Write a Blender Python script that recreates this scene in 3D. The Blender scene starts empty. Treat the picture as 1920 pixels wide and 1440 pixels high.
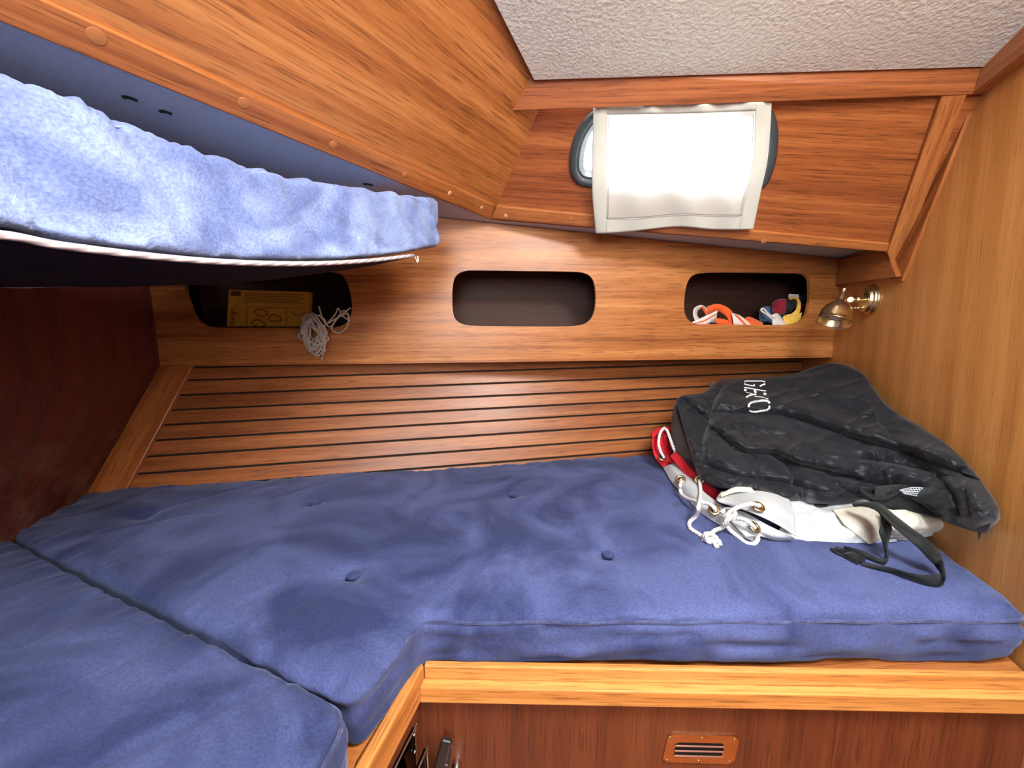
import bpy, bmesh, math, random
import numpy as np
from math import sin, cos, atan, radians, pi
from mathutils import Vector
from mathutils.geometry import tessellate_polygon

C = bpy.context.scene.collection
SC = bpy.context.scene
K = 0.75            # metres per survey unit
ZO = 1.02           # height of the lens above the cabin sole
F = 720.0
P = atan(100 / 720)
cP, sP = cos(P), sin(P)
V = lambda *a: np.array(a, float)


def Wd(p):
    p = np.asarray(p, float)
    return p * K + np.array([0, 0, ZO])


# ------------------------------------------------------------------ camera, sky, lights, exposure
cam = bpy.data.cameras.new('camera')
cam.lens = 36 * F / 1920
cam.sensor_width = 36
cam.clip_start = 0.02
co = bpy.data.objects.new('camera', cam)
C.objects.link(co)
co.location = Wd((0, 0, 0))
co.rotation_euler = (pi / 2 - P, 0, 0)
SC.camera = co

world = bpy.data.worlds.new('sky')
SC.world = world
world.use_nodes = True
world.node_tree.nodes['Background'].inputs[0].default_value = (0.93, 0.97, 1.0, 1)
world.node_tree.nodes['Background'].inputs[1].default_value = 9.0

SC.view_settings.view_transform = 'Standard'
SC.view_settings.look = 'None'
SC.view_settings.exposure = 0.58
SC.view_settings.gamma = 1
SC.view_settings.use_curve_mapping = False


def area(name, loc, target, sx, sy, power, col=(1, 1, 1)):
    l = bpy.data.lights.new(name, 'AREA')
    l.shape = 'RECTANGLE'
    l.size = sx * K
    l.size_y = sy * K
    l.energy = power
    l.color = col
    o = bpy.data.objects.new(name, l)
    C.objects.link(o)
    a = Wd(loc)
    o.location = a
    o.rotation_euler = (Vector(Wd(target)) - Vector(a)).to_track_quat('-Z', 'Y').to_euler()
    return o


area('hatch_daylight', (0.54, 0.0, 0.875), (0.50, 0.72, -0.45), 0.40, 0.50, 20.0, (1.0, 0.98, 0.95))
area('doorway_daylight', (-0.12, -1.24, 0.42), (0.75, 0.9, 0.55), 0.66, 0.66, 10.5, (0.98, 0.98, 1.0))
area('window_daylight', (0.62, 1.47, 0.75), (0.50, 0.6, -0.45), 0.42, 0.20, 1.2, (0.95, 0.98, 1.0))

# ------------------------------------------------------------------ survey helpers


def ray(x, y):
    a = (x - 960) / F
    b = (720 - y) / F
    return V(a, cP + b * sP, -sP + b * cP)


def onp(x, y, pl):
    r = ray(x, y)
    return r * np.dot(pl[0], pl[1]) / np.dot(r, pl[1])


def onz(x, y, z):
    r = ray(x, y)
    return r * z / r[2]


def nrm(v):
    return v / np.linalg.norm(v)


def vpl(p, q):
    d = q - p
    return p, nrm(V(d[1], -d[0], 0))


def pl3(a, b, c):
    return a, nrm(np.cross(b - a, c - a))


def off(pl, d):
    """plane moved by d towards the lens"""
    n = pl[1] if np.dot(-pl[0], pl[1]) > 0 else -pl[1]
    return pl[0] + n * d, n


# ------------------------------------------------------------------ value noise (numpy)
_rs = np.random.RandomState(7)
_T = _rs.rand(64, 64, 64) * 2 - 1


def vn(p):
    i = np.floor(p).astype(int)
    f = p - i
    f = f * f * (3 - 2 * f)
    i0 = i & 63
    i1 = (i + 1) & 63
    x0, y0, z0 = i0[..., 0], i0[..., 1], i0[..., 2]
    x1, y1, z1 = i1[..., 0], i1[..., 1], i1[..., 2]
    fx, fy, fz = f[..., 0], f[..., 1], f[..., 2]
    a = _T[x0, y0, z0] * (1 - fx) + _T[x1, y0, z0] * fx
    b = _T[x0, y1, z0] * (1 - fx) + _T[x1, y1, z0] * fx
    c = _T[x0, y0, z1] * (1 - fx) + _T[x1, y0, z1] * fx
    d = _T[x0, y1, z1] * (1 - fx) + _T[x1, y1, z1] * fx
    return (a * (1 - fy) + b * fy) * (1 - fz) + (c * (1 - fy) + d * fy) * fz


def fbm(p, o=3):
    s = 0
    a = 1.0
    for k in range(o):
        s = s + a * vn(p * 2 ** k + 17.3 * k)
        a *= .5
    return s


# ------------------------------------------------------------------ materials
def newmat(name):
    m = bpy.data.materials.new(name)
    m.use_nodes = True
    nt = m.node_tree
    return m, nt, nt.nodes, nt.links, nt.nodes['Principled BSDF']


def ramp(N, stops):
    r = N.new('ShaderNodeValToRGB')
    e = r.color_ramp.elements
    while len(e) < len(stops):
        e.new(0.5)
    for k, (p, c) in enumerate(stops):
        e[k].position = p
        e[k].color = (*c, 1)
    return r


def wood(name, dark, mid, light, rough=.33, bands=7, pore=.55, spec=.5, fig=1.0, fine=.54):
    m, nt, N, L, B = newmat(name)
    uv = N.new('ShaderNodeUVMap')
    oi = N.new('ShaderNodeObjectInfo')
    add = N.new('ShaderNodeVectorMath'); add.operation = 'ADD'
    mul = N.new('ShaderNodeMath'); mul.operation = 'MULTIPLY'; mul.inputs[1].default_value = 37.0
    comb = N.new('ShaderNodeCombineXYZ')
    L.new(oi.outputs['Random'], mul.inputs[0])
    L.new(mul.outputs[0], comb.inputs[0]); L.new(mul.outputs[0], comb.inputs[1])
    L.new(uv.outputs[0], add.inputs[0]); L.new(comb.outputs[0], add.inputs[1])

    def mp(sx, sy):
        q = N.new('ShaderNodeMapping')
        q.inputs['Scale'].default_value = (sx, sy, 1)
        L.new(add.outputs[0], q.inputs[0])
        return q

    def noise(q, sc, det, dist=0.0, rgh=.55):
        n = N.new('ShaderNodeTexNoise')
        n.noise_dimensions = '2D'
        n.inputs['Scale'].default_value = sc
        n.inputs['Detail'].default_value = det
        n.inputs['Roughness'].default_value = rgh
        n.inputs['Distortion'].default_value = dist
        L.new(q.outputs[0], n.inputs['Vector'])
        return n
    n1 = noise(mp(.55, bands), 1.0, 3, .6)
    n2 = noise(mp(1.3, 62), 1.0, 5, .2, .7)
    n3 = noise(mp(9, 260), 1.0, 2)
    w = N.new('ShaderNodeTexWave')
    w.wave_type = 'BANDS'; w.bands_direction = 'Y'
    w.inputs['Scale'].default_value = 1.0
    w.inputs['Distortion'].default_value = 9.0 * fig
    w.inputs['Detail'].default_value = 3
    w.inputs['Detail Scale'].default_value = .6
    L.new(mp(.7, 3.2).outputs[0], w.inputs['Vector'])

    def math_(op, a, b):
        q = N.new('ShaderNodeMath'); q.operation = op
        for k, x in enumerate((a, b)):
            if isinstance(x, (int, float)):
                q.inputs[k].default_value = x
            else:
                L.new(x, q.inputs[k])
        return q.outputs[0]
    s = math_('ADD', math_('MULTIPLY', n1.outputs['Fac'], .34), math_('ADD', math_('MULTIPLY', n2.outputs['Fac'], fine), (.54 - fine) * .5))
    s = math_('ADD', s, math_('MULTIPLY', w.outputs['Fac'], .10))
    r = ramp(N, [(.30, dark), (.47, mid), (.66, light)])
    L.new(s, r.inputs[0])
    pr = ramp(N, [(.33, (1 - pore,) * 3), (.43, (1, 1, 1))])
    L.new(n3.outputs['Fac'], pr.inputs[0])
    mx = N.new('ShaderNodeMix'); mx.data_type = 'RGBA'; mx.blend_type = 'MULTIPLY'
    mx.inputs[0].default_value = .75
    L.new(r.outputs[0], mx.inputs[6]); L.new(pr.outputs[0], mx.inputs[7])
    L.new(mx.outputs[2], B.inputs['Base Color'])
    rr = N.new('ShaderNodeMapRange')
    rr.inputs['To Min'].default_value = rough - .05
    rr.inputs['To Max'].default_value = rough + .13
    L.new(n2.outputs['Fac'], rr.inputs[0])
    L.new(rr.outputs[0], B.inputs['Roughness'])
    B.inputs['Specular IOR Level'].default_value = spec
    bp = N.new('ShaderNodeBump')
    bp.inputs['Strength'].default_value = .12
    bp.inputs['Distance'].default_value = .001
    L.new(s, bp.inputs['Height'])
    L.new(bp.outputs[0], B.inputs['Normal'])
    return m


def fabric(name, c1, c2, scale=5, sheen=.35, rough=.85, fuzz=300, bump=.25, fd=.0006, sheencol=None):
    m, nt, N, L, B = newmat(name)
    tc = N.new('ShaderNodeTexCoord')

    def noise(sc, det, dist=0):
        n = N.new('ShaderNodeTexNoise')
        n.inputs['Scale'].default_value = sc
        n.inputs['Detail'].default_value = det
        n.inputs['Distortion'].default_value = dist
        L.new(tc.outputs['Object'], n.inputs['Vector'])
        return n
    n1 = noise(scale, 6, 1.6)
    r = ramp(N, [(.38, c1), (.62, c2)])
    L.new(n1.outputs['Fac'], r.inputs[0])
    n2 = noise(fuzz, 2)
    pr = ramp(N, [(.3, (.78,) * 3), (.7, (1.18,) * 3)])
    L.new(n2.outputs['Fac'], pr.inputs[0])
    mx = N.new('ShaderNodeMix'); mx.data_type = 'RGBA'; mx.blend_type = 'MULTIPLY'
    mx.inputs[0].default_value = 1
    L.new(r.outputs[0], mx.inputs[6]); L.new(pr.outputs[0], mx.inputs[7])
    L.new(mx.outputs[2], B.inputs['Base Color'])
    B.inputs['Roughness'].default_value = rough
    B.inputs['Specular IOR Level'].default_value = .2
    B.inputs['Sheen Weight'].default_value = sheen
    B.inputs['Sheen Roughness'].default_value = .45
    if sheencol:
        B.inputs['Sheen Tint'].default_value = (*sheencol, 1)
    bp = N.new('ShaderNodeBump')
    bp.inputs['Strength'].default_value = bump
    bp.inputs['Distance'].default_value = fd
    L.new(n2.outputs['Fac'], bp.inputs['Height'])
    L.new(bp.outputs[0], B.inputs['Normal'])
    return m


def plain(name, col, rough=.5, metal=0.0, spec=.5, bump=None, sub=0.0):
    m, nt, N, L, B = newmat(name)
    tc = N.new('ShaderNodeTexCoord')
    n = N.new('ShaderNodeTexNoise')
    n.inputs['Scale'].default_value = bump[0] if bump else 40
    n.inputs['Detail'].default_value = 4
    L.new(tc.outputs['Object'], n.inputs['Vector'])
    r = ramp(N, [(.3, tuple(c * .88 for c in col)), (.7, tuple(min(1, c * 1.08) for c in col))])
    L.new(n.outputs['Fac'], r.inputs[0])
    L.new(r.outputs[0], B.inputs['Base Color'])
    B.inputs['Roughness'].default_value = rough
    B.inputs['Metallic'].default_value = metal
    B.inputs['Specular IOR Level'].default_value = spec
    if bump:
        bp = N.new('ShaderNodeBump')
        bp.inputs['Strength'].default_value = bump[1]
        bp.inputs['Distance'].default_value = bump[2]
        L.new(n.outputs['Fac'], bp.inputs['Height'])
        L.new(bp.outputs[0], B.inputs['Normal'])
    return m


def cordmat(name, col, sc=52):
    m, nt, N, L, B = newmat(name)
    uv = N.new('ShaderNodeUVMap')
    w = N.new('ShaderNodeTexWave')
    w.wave_type = 'BANDS'; w.bands_direction = 'DIAGONAL'
    w.inputs['Scale'].default_value = 1.0
    mp = N.new('ShaderNodeMapping'); mp.inputs['Scale'].default_value = (sc, 1.2566, 1)
    L.new(uv.outputs[0], mp.inputs[0]); L.new(mp.outputs[0], w.inputs['Vector'])
    r = ramp(N, [(.1, tuple(c * .62 for c in col)), (.5, col)])
    L.new(w.outputs['Fac'], r.inputs[0]); L.new(r.outputs[0], B.inputs['Base Color'])
    bp = N.new('ShaderNodeBump'); bp.inputs['Strength'].default_value = .6; bp.inputs['Distance'].default_value = .001
    L.new(w.outputs['Fac'], bp.inputs['Height']); L.new(bp.outputs[0], B.inputs['Normal'])
    B.inputs['Roughness'].default_value = .75
    return m


M = {}
M['teak'] = wood('teak_veneer', (.20, .060, .016), (.38, .138, .036), (.54, .232, .072))
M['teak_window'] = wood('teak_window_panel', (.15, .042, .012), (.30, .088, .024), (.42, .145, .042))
M['teak_bulk'] = wood('teak_bulkhead', (.40, .160, .038), (.54, .235, .060), (.66, .32, .10), rough=.4, bands=4, fig=.6, pore=.3, fine=.34)
M['teak_light'] = wood('teak_rail', (.34, .13, .028), (.52, .21, .05), (.66, .31, .09), rough=.36, bands=9)
M['teak_red'] = wood('mahogany_panel', (.075, .017, .007), (.12, .029, .010), (.165, .044, .015), rough=.42, bands=4, fig=.4)
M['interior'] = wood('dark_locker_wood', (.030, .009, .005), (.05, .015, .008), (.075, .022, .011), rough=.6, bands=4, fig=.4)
M['teak_plank'] = wood('teak_plank', (.16, .046, .013), (.30, .098, .028), (.42, .16, .050), rough=.34, bands=14)
M['teak_trim'] = wood('teak_trim', (.20, .06, .016), (.36, .12, .032), (.47, .18, .052), rough=.32, bands=10)
M['dark'] = plain('dark_caulk', (.006, .005, .005), .8)
M['vinyl'] = plain('textured_white_vinyl', (.76, .82, .77), .55, bump=(150, 1.0, .003))
M['liner'] = plain('grey_headliner', (.52, .58, .66), .6, bump=(200, .4, .0008))
NB = ((.024, .034, .105), (.068, .088, .222))
M['navy'] = fabric('navy_velour', *NB, scale=4.2, sheen=.22, sheencol=(.5, .65, 1), bump=.35)
M['blue_lit'] = fabric('lit_blue_velour', (.11, .16, .36), (.23, .32, .58), scale=9, sheen=.35, sheencol=(.7, .8, 1), bump=.7, fd=.0015, fuzz=330)  # lighter copy of the navy velour: strong light on the bunk painted in
M['piping'] = fabric('navy_piping', (.028, .040, .12), (.06, .08, .20), scale=30)
M['canvas'] = fabric('dark_canvas', (.004, .005, .010), (.008, .009, .017), scale=20, sheen=.0)
M['black_cloth'] = fabric('black_sailcloth', (.009, .011, .015), (.015, .018, .023), scale=9, sheen=.12, rough=.5, fuzz=900, bump=.1)
M['black_fleece'] = plain('black_binding', (.010, .010, .012), .8)
M['webbing'] = fabric('black_webbing', (.008, .010, .011), (.013, .016, .017), scale=60, rough=.7, fuzz=700, sheen=.05)
M['black_plastic'] = plain('black_plastic', (.015, .016, .018), .25)
M['white_cloth'] = fabric('white_sailcloth', (.40, .44, .47), (.52, .56, .58), scale=5, sheen=.1, rough=.55, fuzz=800, bump=.1)
M['cream_cloth'] = fabric('cream_cloth', (.44, .43, .37), (.55, .54, .47), scale=8, sheen=.1, rough=.7, fuzz=800, bump=.1)
M['red_cloth'] = fabric('red_cloth', (.50, .012, .022), (.66, .025, .035), scale=6, sheen=.1, rough=.6, fuzz=800, bump=.1)
M['cord'] = cordmat('white_braided_cord', (.78, .78, .76))
M['cord_grey'] = cordmat('grey_cord', (.62, .58, .54), 70)
M['cord_edge'] = cordmat('laced_edge_cord', (.50, .48, .50), 21)
M['brass'] = plain('brass', (.78, .66, .38), .28, 1.0)
M['brass_dull'] = plain('aged_brass', (.45, .33, .17), .32, 1.0)
M['bronze'] = plain('polished_bronze', (.62, .38, .23), .16, 1.0, bump=(22, .8, .004))
M['brown_metal'] = plain('brown_louvre', (.10, .035, .02), .4, .6)
M['steel'] = plain('steel', (.6, .6, .58), .25, 1.0)
M['gasket'] = plain('grey_gasket', (.035, .045, .05), .45)
M['alu'] = plain('anodised_aluminium', (.26, .29, .32), .4, .6)
M['paint_white'] = plain('white_stencil_paint', (.70, .76, .80), .6)
M['yellow_card'] = plain('yellow_card', (.62, .36, .045), .55)
M['print'] = plain('brown_print', (.10, .045, .015), .6)
M['orange'] = fabric('orange_webbing', (.75, .10, .02), (.86, .15, .03), scale=20, fuzz=700)
M['white_web'] = fabric('white_webbing', (.66, .62, .58), (.76, .72, .70), scale=20, fuzz=700)
M['maroon'] = fabric('maroon_bunting', (.26, .012, .03), (.34, .02, .04), scale=20, fuzz=700)
M['yellow'] = fabric('yellow_bunting', (.72, .42, .06), (.85, .56, .10), scale=20, fuzz=700)
M['blue_cloth'] = fabric('blue_bunting', (.08, .15, .30), (.12, .20, .38), scale=20, fuzz=700)
M['plug'] = plain('wood_plug', (.40, .15, .045), .4)
M['plug_pale'] = plain('pale_wood_plug', (.72, .42, .22), .4)

m, nt, N, L, B = newmat('clear_glass')
N.remove(B)
t = N.new('ShaderNodeBsdfTransparent'); g = N.new('ShaderNodeBsdfGlossy'); g.inputs['Roughness'].default_value = .03
mx = N.new('ShaderNodeMixShader'); fr = N.new('ShaderNodeFresnel'); fr.inputs[0].default_value = 1.45
L.new(fr.outputs[0], mx.inputs[0]); L.new(t.outputs[0], mx.inputs[1]); L.new(g.outputs[0], mx.inputs[2])
L.new(mx.outputs[0], N['Material Output'].inputs[0])
M['glass'] = m


def curtain_mat(name, trans, col):
    m, nt, N, L, B = newmat(name)
    N.remove(B)
    d = N.new('ShaderNodeBsdfDiffuse'); d.inputs[0].default_value = (*col, 1)
    t = N.new('ShaderNodeBsdfTranslucent'); t.inputs[0].default_value = (.95, .96, .92, 1)
    mx = N.new('ShaderNodeMixShader'); mx.inputs[0].default_value = trans
    L.new(d.outputs[0], mx.inputs[1]); L.new(t.outputs[0], mx.inputs[2])
    tc = N.new('ShaderNodeTexCoord'); n = N.new('ShaderNodeTexNoise'); n.inputs['Scale'].default_value = 25
    L.new(tc.outputs['Object'], n.inputs['Vector'])
    bp = N.new('ShaderNodeBump'); bp.inputs['Strength'].default_value = .2; bp.inputs['Distance'].default_value = .003
    L.new(n.outputs['Fac'], bp.inputs['Height']); L.new(bp.outputs[0], d.inputs['Normal'])
    L.new(mx.outputs[0], N['Material Output'].inputs[0])
    return m


M['curtain'] = curtain_mat('sheer_curtain', .60, (.80, .82, .78))
M['hem'] = curtain_mat('curtain_hem', .14, (.60, .63, .57))

# damp-stained bulkhead: the mahogany with a pale mould bloom low in its corner
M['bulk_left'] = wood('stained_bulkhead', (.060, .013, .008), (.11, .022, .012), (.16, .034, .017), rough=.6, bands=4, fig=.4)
nt = M['bulk_left'].node_tree; N = nt.nodes; L = nt.links; B = N['Principled BSDF']
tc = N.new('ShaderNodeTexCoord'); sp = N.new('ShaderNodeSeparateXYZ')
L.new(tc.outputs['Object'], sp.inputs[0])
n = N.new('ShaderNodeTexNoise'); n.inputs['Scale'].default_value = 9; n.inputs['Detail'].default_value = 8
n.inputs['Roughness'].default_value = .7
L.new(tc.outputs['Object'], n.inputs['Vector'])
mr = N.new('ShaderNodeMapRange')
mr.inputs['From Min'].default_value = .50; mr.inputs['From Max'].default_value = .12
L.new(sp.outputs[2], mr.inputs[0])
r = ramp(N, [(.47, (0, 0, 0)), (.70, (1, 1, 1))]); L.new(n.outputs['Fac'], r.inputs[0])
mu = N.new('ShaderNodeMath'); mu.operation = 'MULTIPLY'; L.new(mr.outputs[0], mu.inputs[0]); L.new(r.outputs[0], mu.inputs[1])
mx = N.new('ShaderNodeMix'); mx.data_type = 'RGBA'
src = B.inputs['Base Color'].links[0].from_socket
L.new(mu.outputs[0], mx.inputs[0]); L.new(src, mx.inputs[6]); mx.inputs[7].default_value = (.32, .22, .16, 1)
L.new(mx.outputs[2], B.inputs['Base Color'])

# ------------------------------------------------------------------ object helpers
ORG = {}


def tag(o, label=None, cat=None, group=None, kind=None):
    if label: o['label'] = label
    if cat: o['category'] = cat
    if group: o['group'] = group
    if kind: o['kind'] = kind
    return o


def thing(name, loc, label, cat, group=None):
    o = bpy.data.objects.new(name, None)
    o.empty_display_size = .05
    C.objects.link(o)
    w = Wd(loc)
    o.location = w
    ORG[o.name] = w
    return tag(o, label, cat, group)


def mk(name, verts, faces, mat, parent=None, uvs=None, smooth=False, kind=None, mats=None, midx=None, base=None):
    """verts in survey units; uvs: per-face-corner list"""
    w = Wd(np.asarray(verts, float))
    if base is not None:
        og = Wd(base)
    else:
        og = (w.max(0) + w.min(0)) / 2
        og[2] = w[:, 2].min()
    me = bpy.data.meshes.new(name)
    me.from_pydata((w - og).tolist(), [], [tuple(int(i) for i in f) for f in faces])
    for mm in (mats or [mat]):
        me.materials.append(M[mm])
    if midx is not None:
        me.polygons.foreach_set('material_index', midx)
    if uvs is not None:
        l = me.uv_layers.new(name='UVMap')
        l.data.foreach_set('uv', np.asarray(uvs, 'f').ravel())
    if smooth:
        me.polygons.foreach_set('use_smooth', [True] * len(me.polygons))
    me.update()
    o = bpy.data.objects.new(name, me)
    C.objects.link(o)
    ORG[o.name] = og
    if parent is not None:
        o.parent = parent
        o.location = og - ORG[parent.name]
    else:
        o.location = og
    if kind: o['kind'] = kind
    return o


def wooduv(verts, faces, g):
    verts = np.asarray(verts, float)
    g = nrm(np.asarray(g, float))
    out = []
    for f in faces:
        a = verts[f[0]]
        n = np.zeros(3)
        for i in range(1, len(f) - 1):
            n = n + np.cross(verts[f[i]] - a, verts[f[i + 1]] - a)
        n = n / (np.linalg.norm(n) + 1e-12)
        t = np.cross(n, g)
        if np.linalg.norm(t) < .3:        # end grain
            t = V(0, 0, 1) if abs(n[2]) < .7 else V(1, 0, 0)
            gg = nrm(np.cross(t, n)); t = nrm(t)
        else:
            gg = g; t = nrm(t)
        for i in f:
            out.append((np.dot(verts[i], gg), np.dot(verts[i], t)))
    return out


def bevel(o, w=.002, seg=2):
    b = o.modifiers.new('bevel', 'BEVEL')
    b.width = w
    b.segments = seg
    b.limit_method = 'ANGLE'
    b.angle_limit = radians(40)
    return o


def slab(name, pts, thick, mat, grain, parent=None, bev=.0015, holes=(), kind=None):
    """flat board: outline pts (3-D, planar), front side towards the lens, thickness going away from it"""
    pts = [np.asarray(p, float) for p in pts]
    n = np.zeros(3)
    for i in range(1, len(pts) - 1):
        n = n + np.cross(pts[i] - pts[0], pts[i + 1] - pts[0])
    n = nrm(n)
    if np.dot(-pts[0], n) < 0:
        n = -n
    loops = [pts] + [[np.asarray(p, float) for p in h] for h in holes]
    allp = [p for l in loops for p in l]
    tris = tessellate_polygon([[Vector(p) for p in l] for l in loops])
    nn = len(allp)
    verts = allp + [p - n * thick for p in allp]
    faces = []
    if not holes:
        f = list(range(nn))
        a, b_, c = allp[0], allp[1], allp[2]
        t = np.zeros(3)
        for i in range(1, nn - 1):
            t = t + np.cross(allp[i] - a, allp[i + 1] - a)
        if np.dot(t, n) < 0: f = f[::-1]
        faces += [f, [i + nn for i in f[::-1]]]
    else:
        for t3 in tris:
            a, b_, c = (allp[i] for i in t3)
            f = list(t3)
            if np.dot(np.cross(b_ - a, c - a), n) < 0: f = f[::-1]
            faces += [f, [i + nn for i in f[::-1]]]
    k = 0
    for l in loops:
        m_ = len(l)
        for i in range(m_):
            j = (i + 1) % m_
            faces.append([k + i, k + j, k + j + nn, k + i + nn])
        k += m_
    o = mk(name, verts, faces, mat, parent, wooduv(verts, faces, grain), kind=kind)
    me = o.data
    bm = bmesh.new(); bm.from_mesh(me); bmesh.ops.recalc_face_normals(bm, faces=bm.faces); bm.to_mesh(me); bm.free()
    if bev and not holes:
        bevel(o, bev * K)
    return o


def catmull(P_, n, closed=False):
    P_ = np.asarray(P_, float)
    m_ = len(P_)
    t = np.linspace(0, m_ if closed else m_ - 1, n, endpoint=not closed)
    i = np.floor(t).astype(int)
    if not closed:
        i = np.clip(i, 0, m_ - 2)
    f = (t - i)
    f = f.reshape(-1, *([1] * (P_.ndim - 1)))
    if closed:
        g = lambda k: P_[(i + k) % m_]
    else:
        def g(k):
            j = i + k
            r_ = P_[np.clip(j, 0, m_ - 1)].copy()
            lo = j < 0
            hi = j > m_ - 1
            if lo.any(): r_[lo] = 2 * P_[0] - P_[1]
            if hi.any(): r_[hi] = 2 * P_[-1] - P_[-2]
            return r_
    a, b, c, d = g(-1), g(0), g(1), g(2)
    return .5 * (2 * b + (c - a) * f + (2 * a - 5 * b + 4 * c - d) * f ** 2 + (3 * b - a - 3 * c + d) * f ** 3)


def loft(rows, nu, nv):
    R_ = np.array([catmull(r_, nu) for r_ in rows])
    return catmull(R_, nv)


def gridfaces(nv, nu, closev=False, closeu=False):
    f = []
    for j in range(nv if closev else nv - 1):
        for i in range(nu if closeu else nu - 1):
            j2 = (j + 1) % nv
            i2 = (i + 1) % nu
            f.append((j * nu + i, j * nu + i2, j2 * nu + i2, j2 * nu + i))
    return f


def sheet(name, G, mat, parent=None, thick=.003, noise=(.004, 12), label=None, kind=None):
    """cloth patch from a (nv, nu, 3) grid of points, given a real thickness"""
    nv, nu = G.shape[:2]
    G = G.copy()
    if noise[0]:
        d = fbm(G * noise[1] + 3.1, 3) * noise[0]
        G[..., 2] += d * .6
        G[..., 1] -= d * .7
    o = mk(name, G.reshape(-1, 3), gridfaces(nv, nu), mat, parent, smooth=True, kind=kind)
    s = o.modifiers.new('thickness', 'SOLIDIFY')
    s.thickness = thick * K
    s.offset = 0
    if label: o['label'] = label
    return o


def tube(name, pts, r, mat, parent=None, n=None, seg=8, closed=False, taper=None, smooth_path=True):
    pts = np.asarray(pts, float)
    if smooth_path:
        n = n or len(pts) * 8
        Q = catmull(pts, n, closed)
    else:
        Q = pts; n = len(pts)
    T_ = np.gradient(Q, axis=0) if not closed else (np.roll(Q, -1, 0) - np.roll(Q, 1, 0))
    T_ /= np.linalg.norm(T_, axis=1)[:, None] + 1e-9
    u = np.cross(T_[0], V(0, 0, 1))
    if np.linalg.norm(u) < .1: u = np.cross(T_[0], V(1, 0, 0))
    u = nrm(u)
    verts = []
    uvl = []
    s = 0
    for k in range(n):
        u = u - T_[k] * np.dot(u, T_[k]); u = nrm(u)
        w = np.cross(T_[k], u)
        rr = r if taper is None else r * taper(k / (n - 1))
        for j in range(seg):
            a = 2 * pi * j / seg
            verts.append(Q[k] + rr * (cos(a) * u + sin(a) * w))
    ds = np.r_[0, np.cumsum(np.linalg.norm(np.diff(Q, axis=0), axis=1))]
    faces = gridfaces(n, seg, closev=closed, closeu=True)
    uvs = []
    for f in faces:
        for c, i in enumerate(f):
            k, j = divmod(i, seg)
            jj = j + (seg if (j == 0 and c in (1, 2)) else 0)
            uvs.append((ds[k], jj / seg))
    if not closed:
        faces.append(tuple(range(seg))[::-1]); faces.append(tuple((n - 1) * seg + j for j in range(seg)))
        uvs += [(0, 0)] * (2 * seg)
    return mk(name, verts, faces, mat, parent, uvs, smooth=True)


def basis(ax):
    ax = nrm(ax)
    u = np.cross(ax, V(0, 0, 1))
    if np.linalg.norm(u) < .1: u = np.cross(ax, V(1, 0, 0))
    u = nrm(u)
    return ax, u, np.cross(ax, u)


def lathe(name, org, ax, prof, mat, parent=None, seg=28):
    """prof: list of (distance along the axis, radius)"""
    ax, u, w = basis(ax)
    verts = []
    for (h, r_) in prof:
        for j in range(seg):
            a = 2 * pi * j / seg
            verts.append(org + ax * h + r_ * (cos(a) * u + sin(a) * w))
    faces = gridfaces(len(prof), seg, closeu=True)
    faces.append(tuple(range(seg))[::-1]); faces.append(tuple((len(prof) - 1) * seg + j for j in range(seg)))
    o = mk(name, verts, faces, mat, parent, [(0, 0)] * sum(len(f) for f in faces), smooth=True)
    bevel(o, .0006, 2)
    return o


def ring(name, org, ax, R_, r_, mat, parent=None, flat=1.0, seg=24):
    ax, u, w = basis(ax)
    verts = []
    for k in range(seg):
        a = 2 * pi * k / seg
        d = cos(a) * u + sin(a) * w
        for j in range(8):
            b = 2 * pi * j / 8
            verts.append(org + d * (R_ + r_ * cos(b)) + ax * r_ * flat * sin(b))
    return mk(name, verts, gridfaces(seg, 8, True, True), mat, parent, smooth=True)


def ribbon(name, A_, B_, mat, parent=None, n=60, thick=.003):
    G = np.array([catmull(A_, n), catmull(B_, n)])
    mid = (G[0] + G[1]) / 2
    return sheet(name, np.array([G[0], mid, G[1]]), mat, parent, thick, (0, 1))


def box(name, c, ax, ay, az, mat, parent=None, grain=None, bev=.002):
    """box centred c with half-axis vectors"""
    c, ax, ay, az = (np.asarray(q, float) for q in (c, ax, ay, az))
    v = [c + i * ax + j * ay + k * az for i in (-1, 1) for j in (-1, 1) for k in (-1, 1)]
    f = [(0, 1, 3, 2), (4, 6, 7, 5), (0, 4, 5, 1), (2, 3, 7, 6), (0, 2, 6, 4), (1, 5, 7, 3)]
    if grain is None: grain = ax
    o = mk(name, v, f, mat, parent, wooduv(v, f, grain))
    if bev: bevel(o, bev * K)
    return o


def plug(pos, n, r_, mat, parent):
    o = lathe('wood_plug', pos - nrm(n) * .003, n, [(0, r_), (.0042, r_ * .97)], mat, parent, seg=16)
    return o


# ------------------------------------------------------------------ survey planes
H = -.58                                    # top of the lower cushions
FL = -1.35                                  # cabin sole
R0 = onz(1920, 1135, H)
wd = V(sin(radians(20)), cos(radians(20)), 0)
RB = (R0, V(wd[1], -wd[0], 0))              # right bulkhead
cl = onz(300, 684, -.135)
cr = onp(1560, 667, RB)
CAB = vpl(cl, cr)
RBo = off(RB, .030)
T1 = onp(830, 408, CAB); T2 = onp(1588, 485, CAB)
W2 = onp(1665, 473, RBo)
D = pl3(T1, T2, T1 + V(0, -1, -.03))                         # underside of the side deck
W1 = onp(920, 412, D); L0 = onp(0, 40, D)
U = onp(1816, 175, RBo)
WIN = pl3(W1, W2, U)
Q = onp(1010, 207, WIN)
LP = pl3(L0, W1, Q)
b1 = onp(1003, 130, LP); b2 = onp(960, 207, LP)
b3 = onp(1849, 98, RBo); b4 = onp(1823, 177, RBo)
p3 = onp(940, 0, LP)
CE = pl3(b1, b3, p3)
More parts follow.
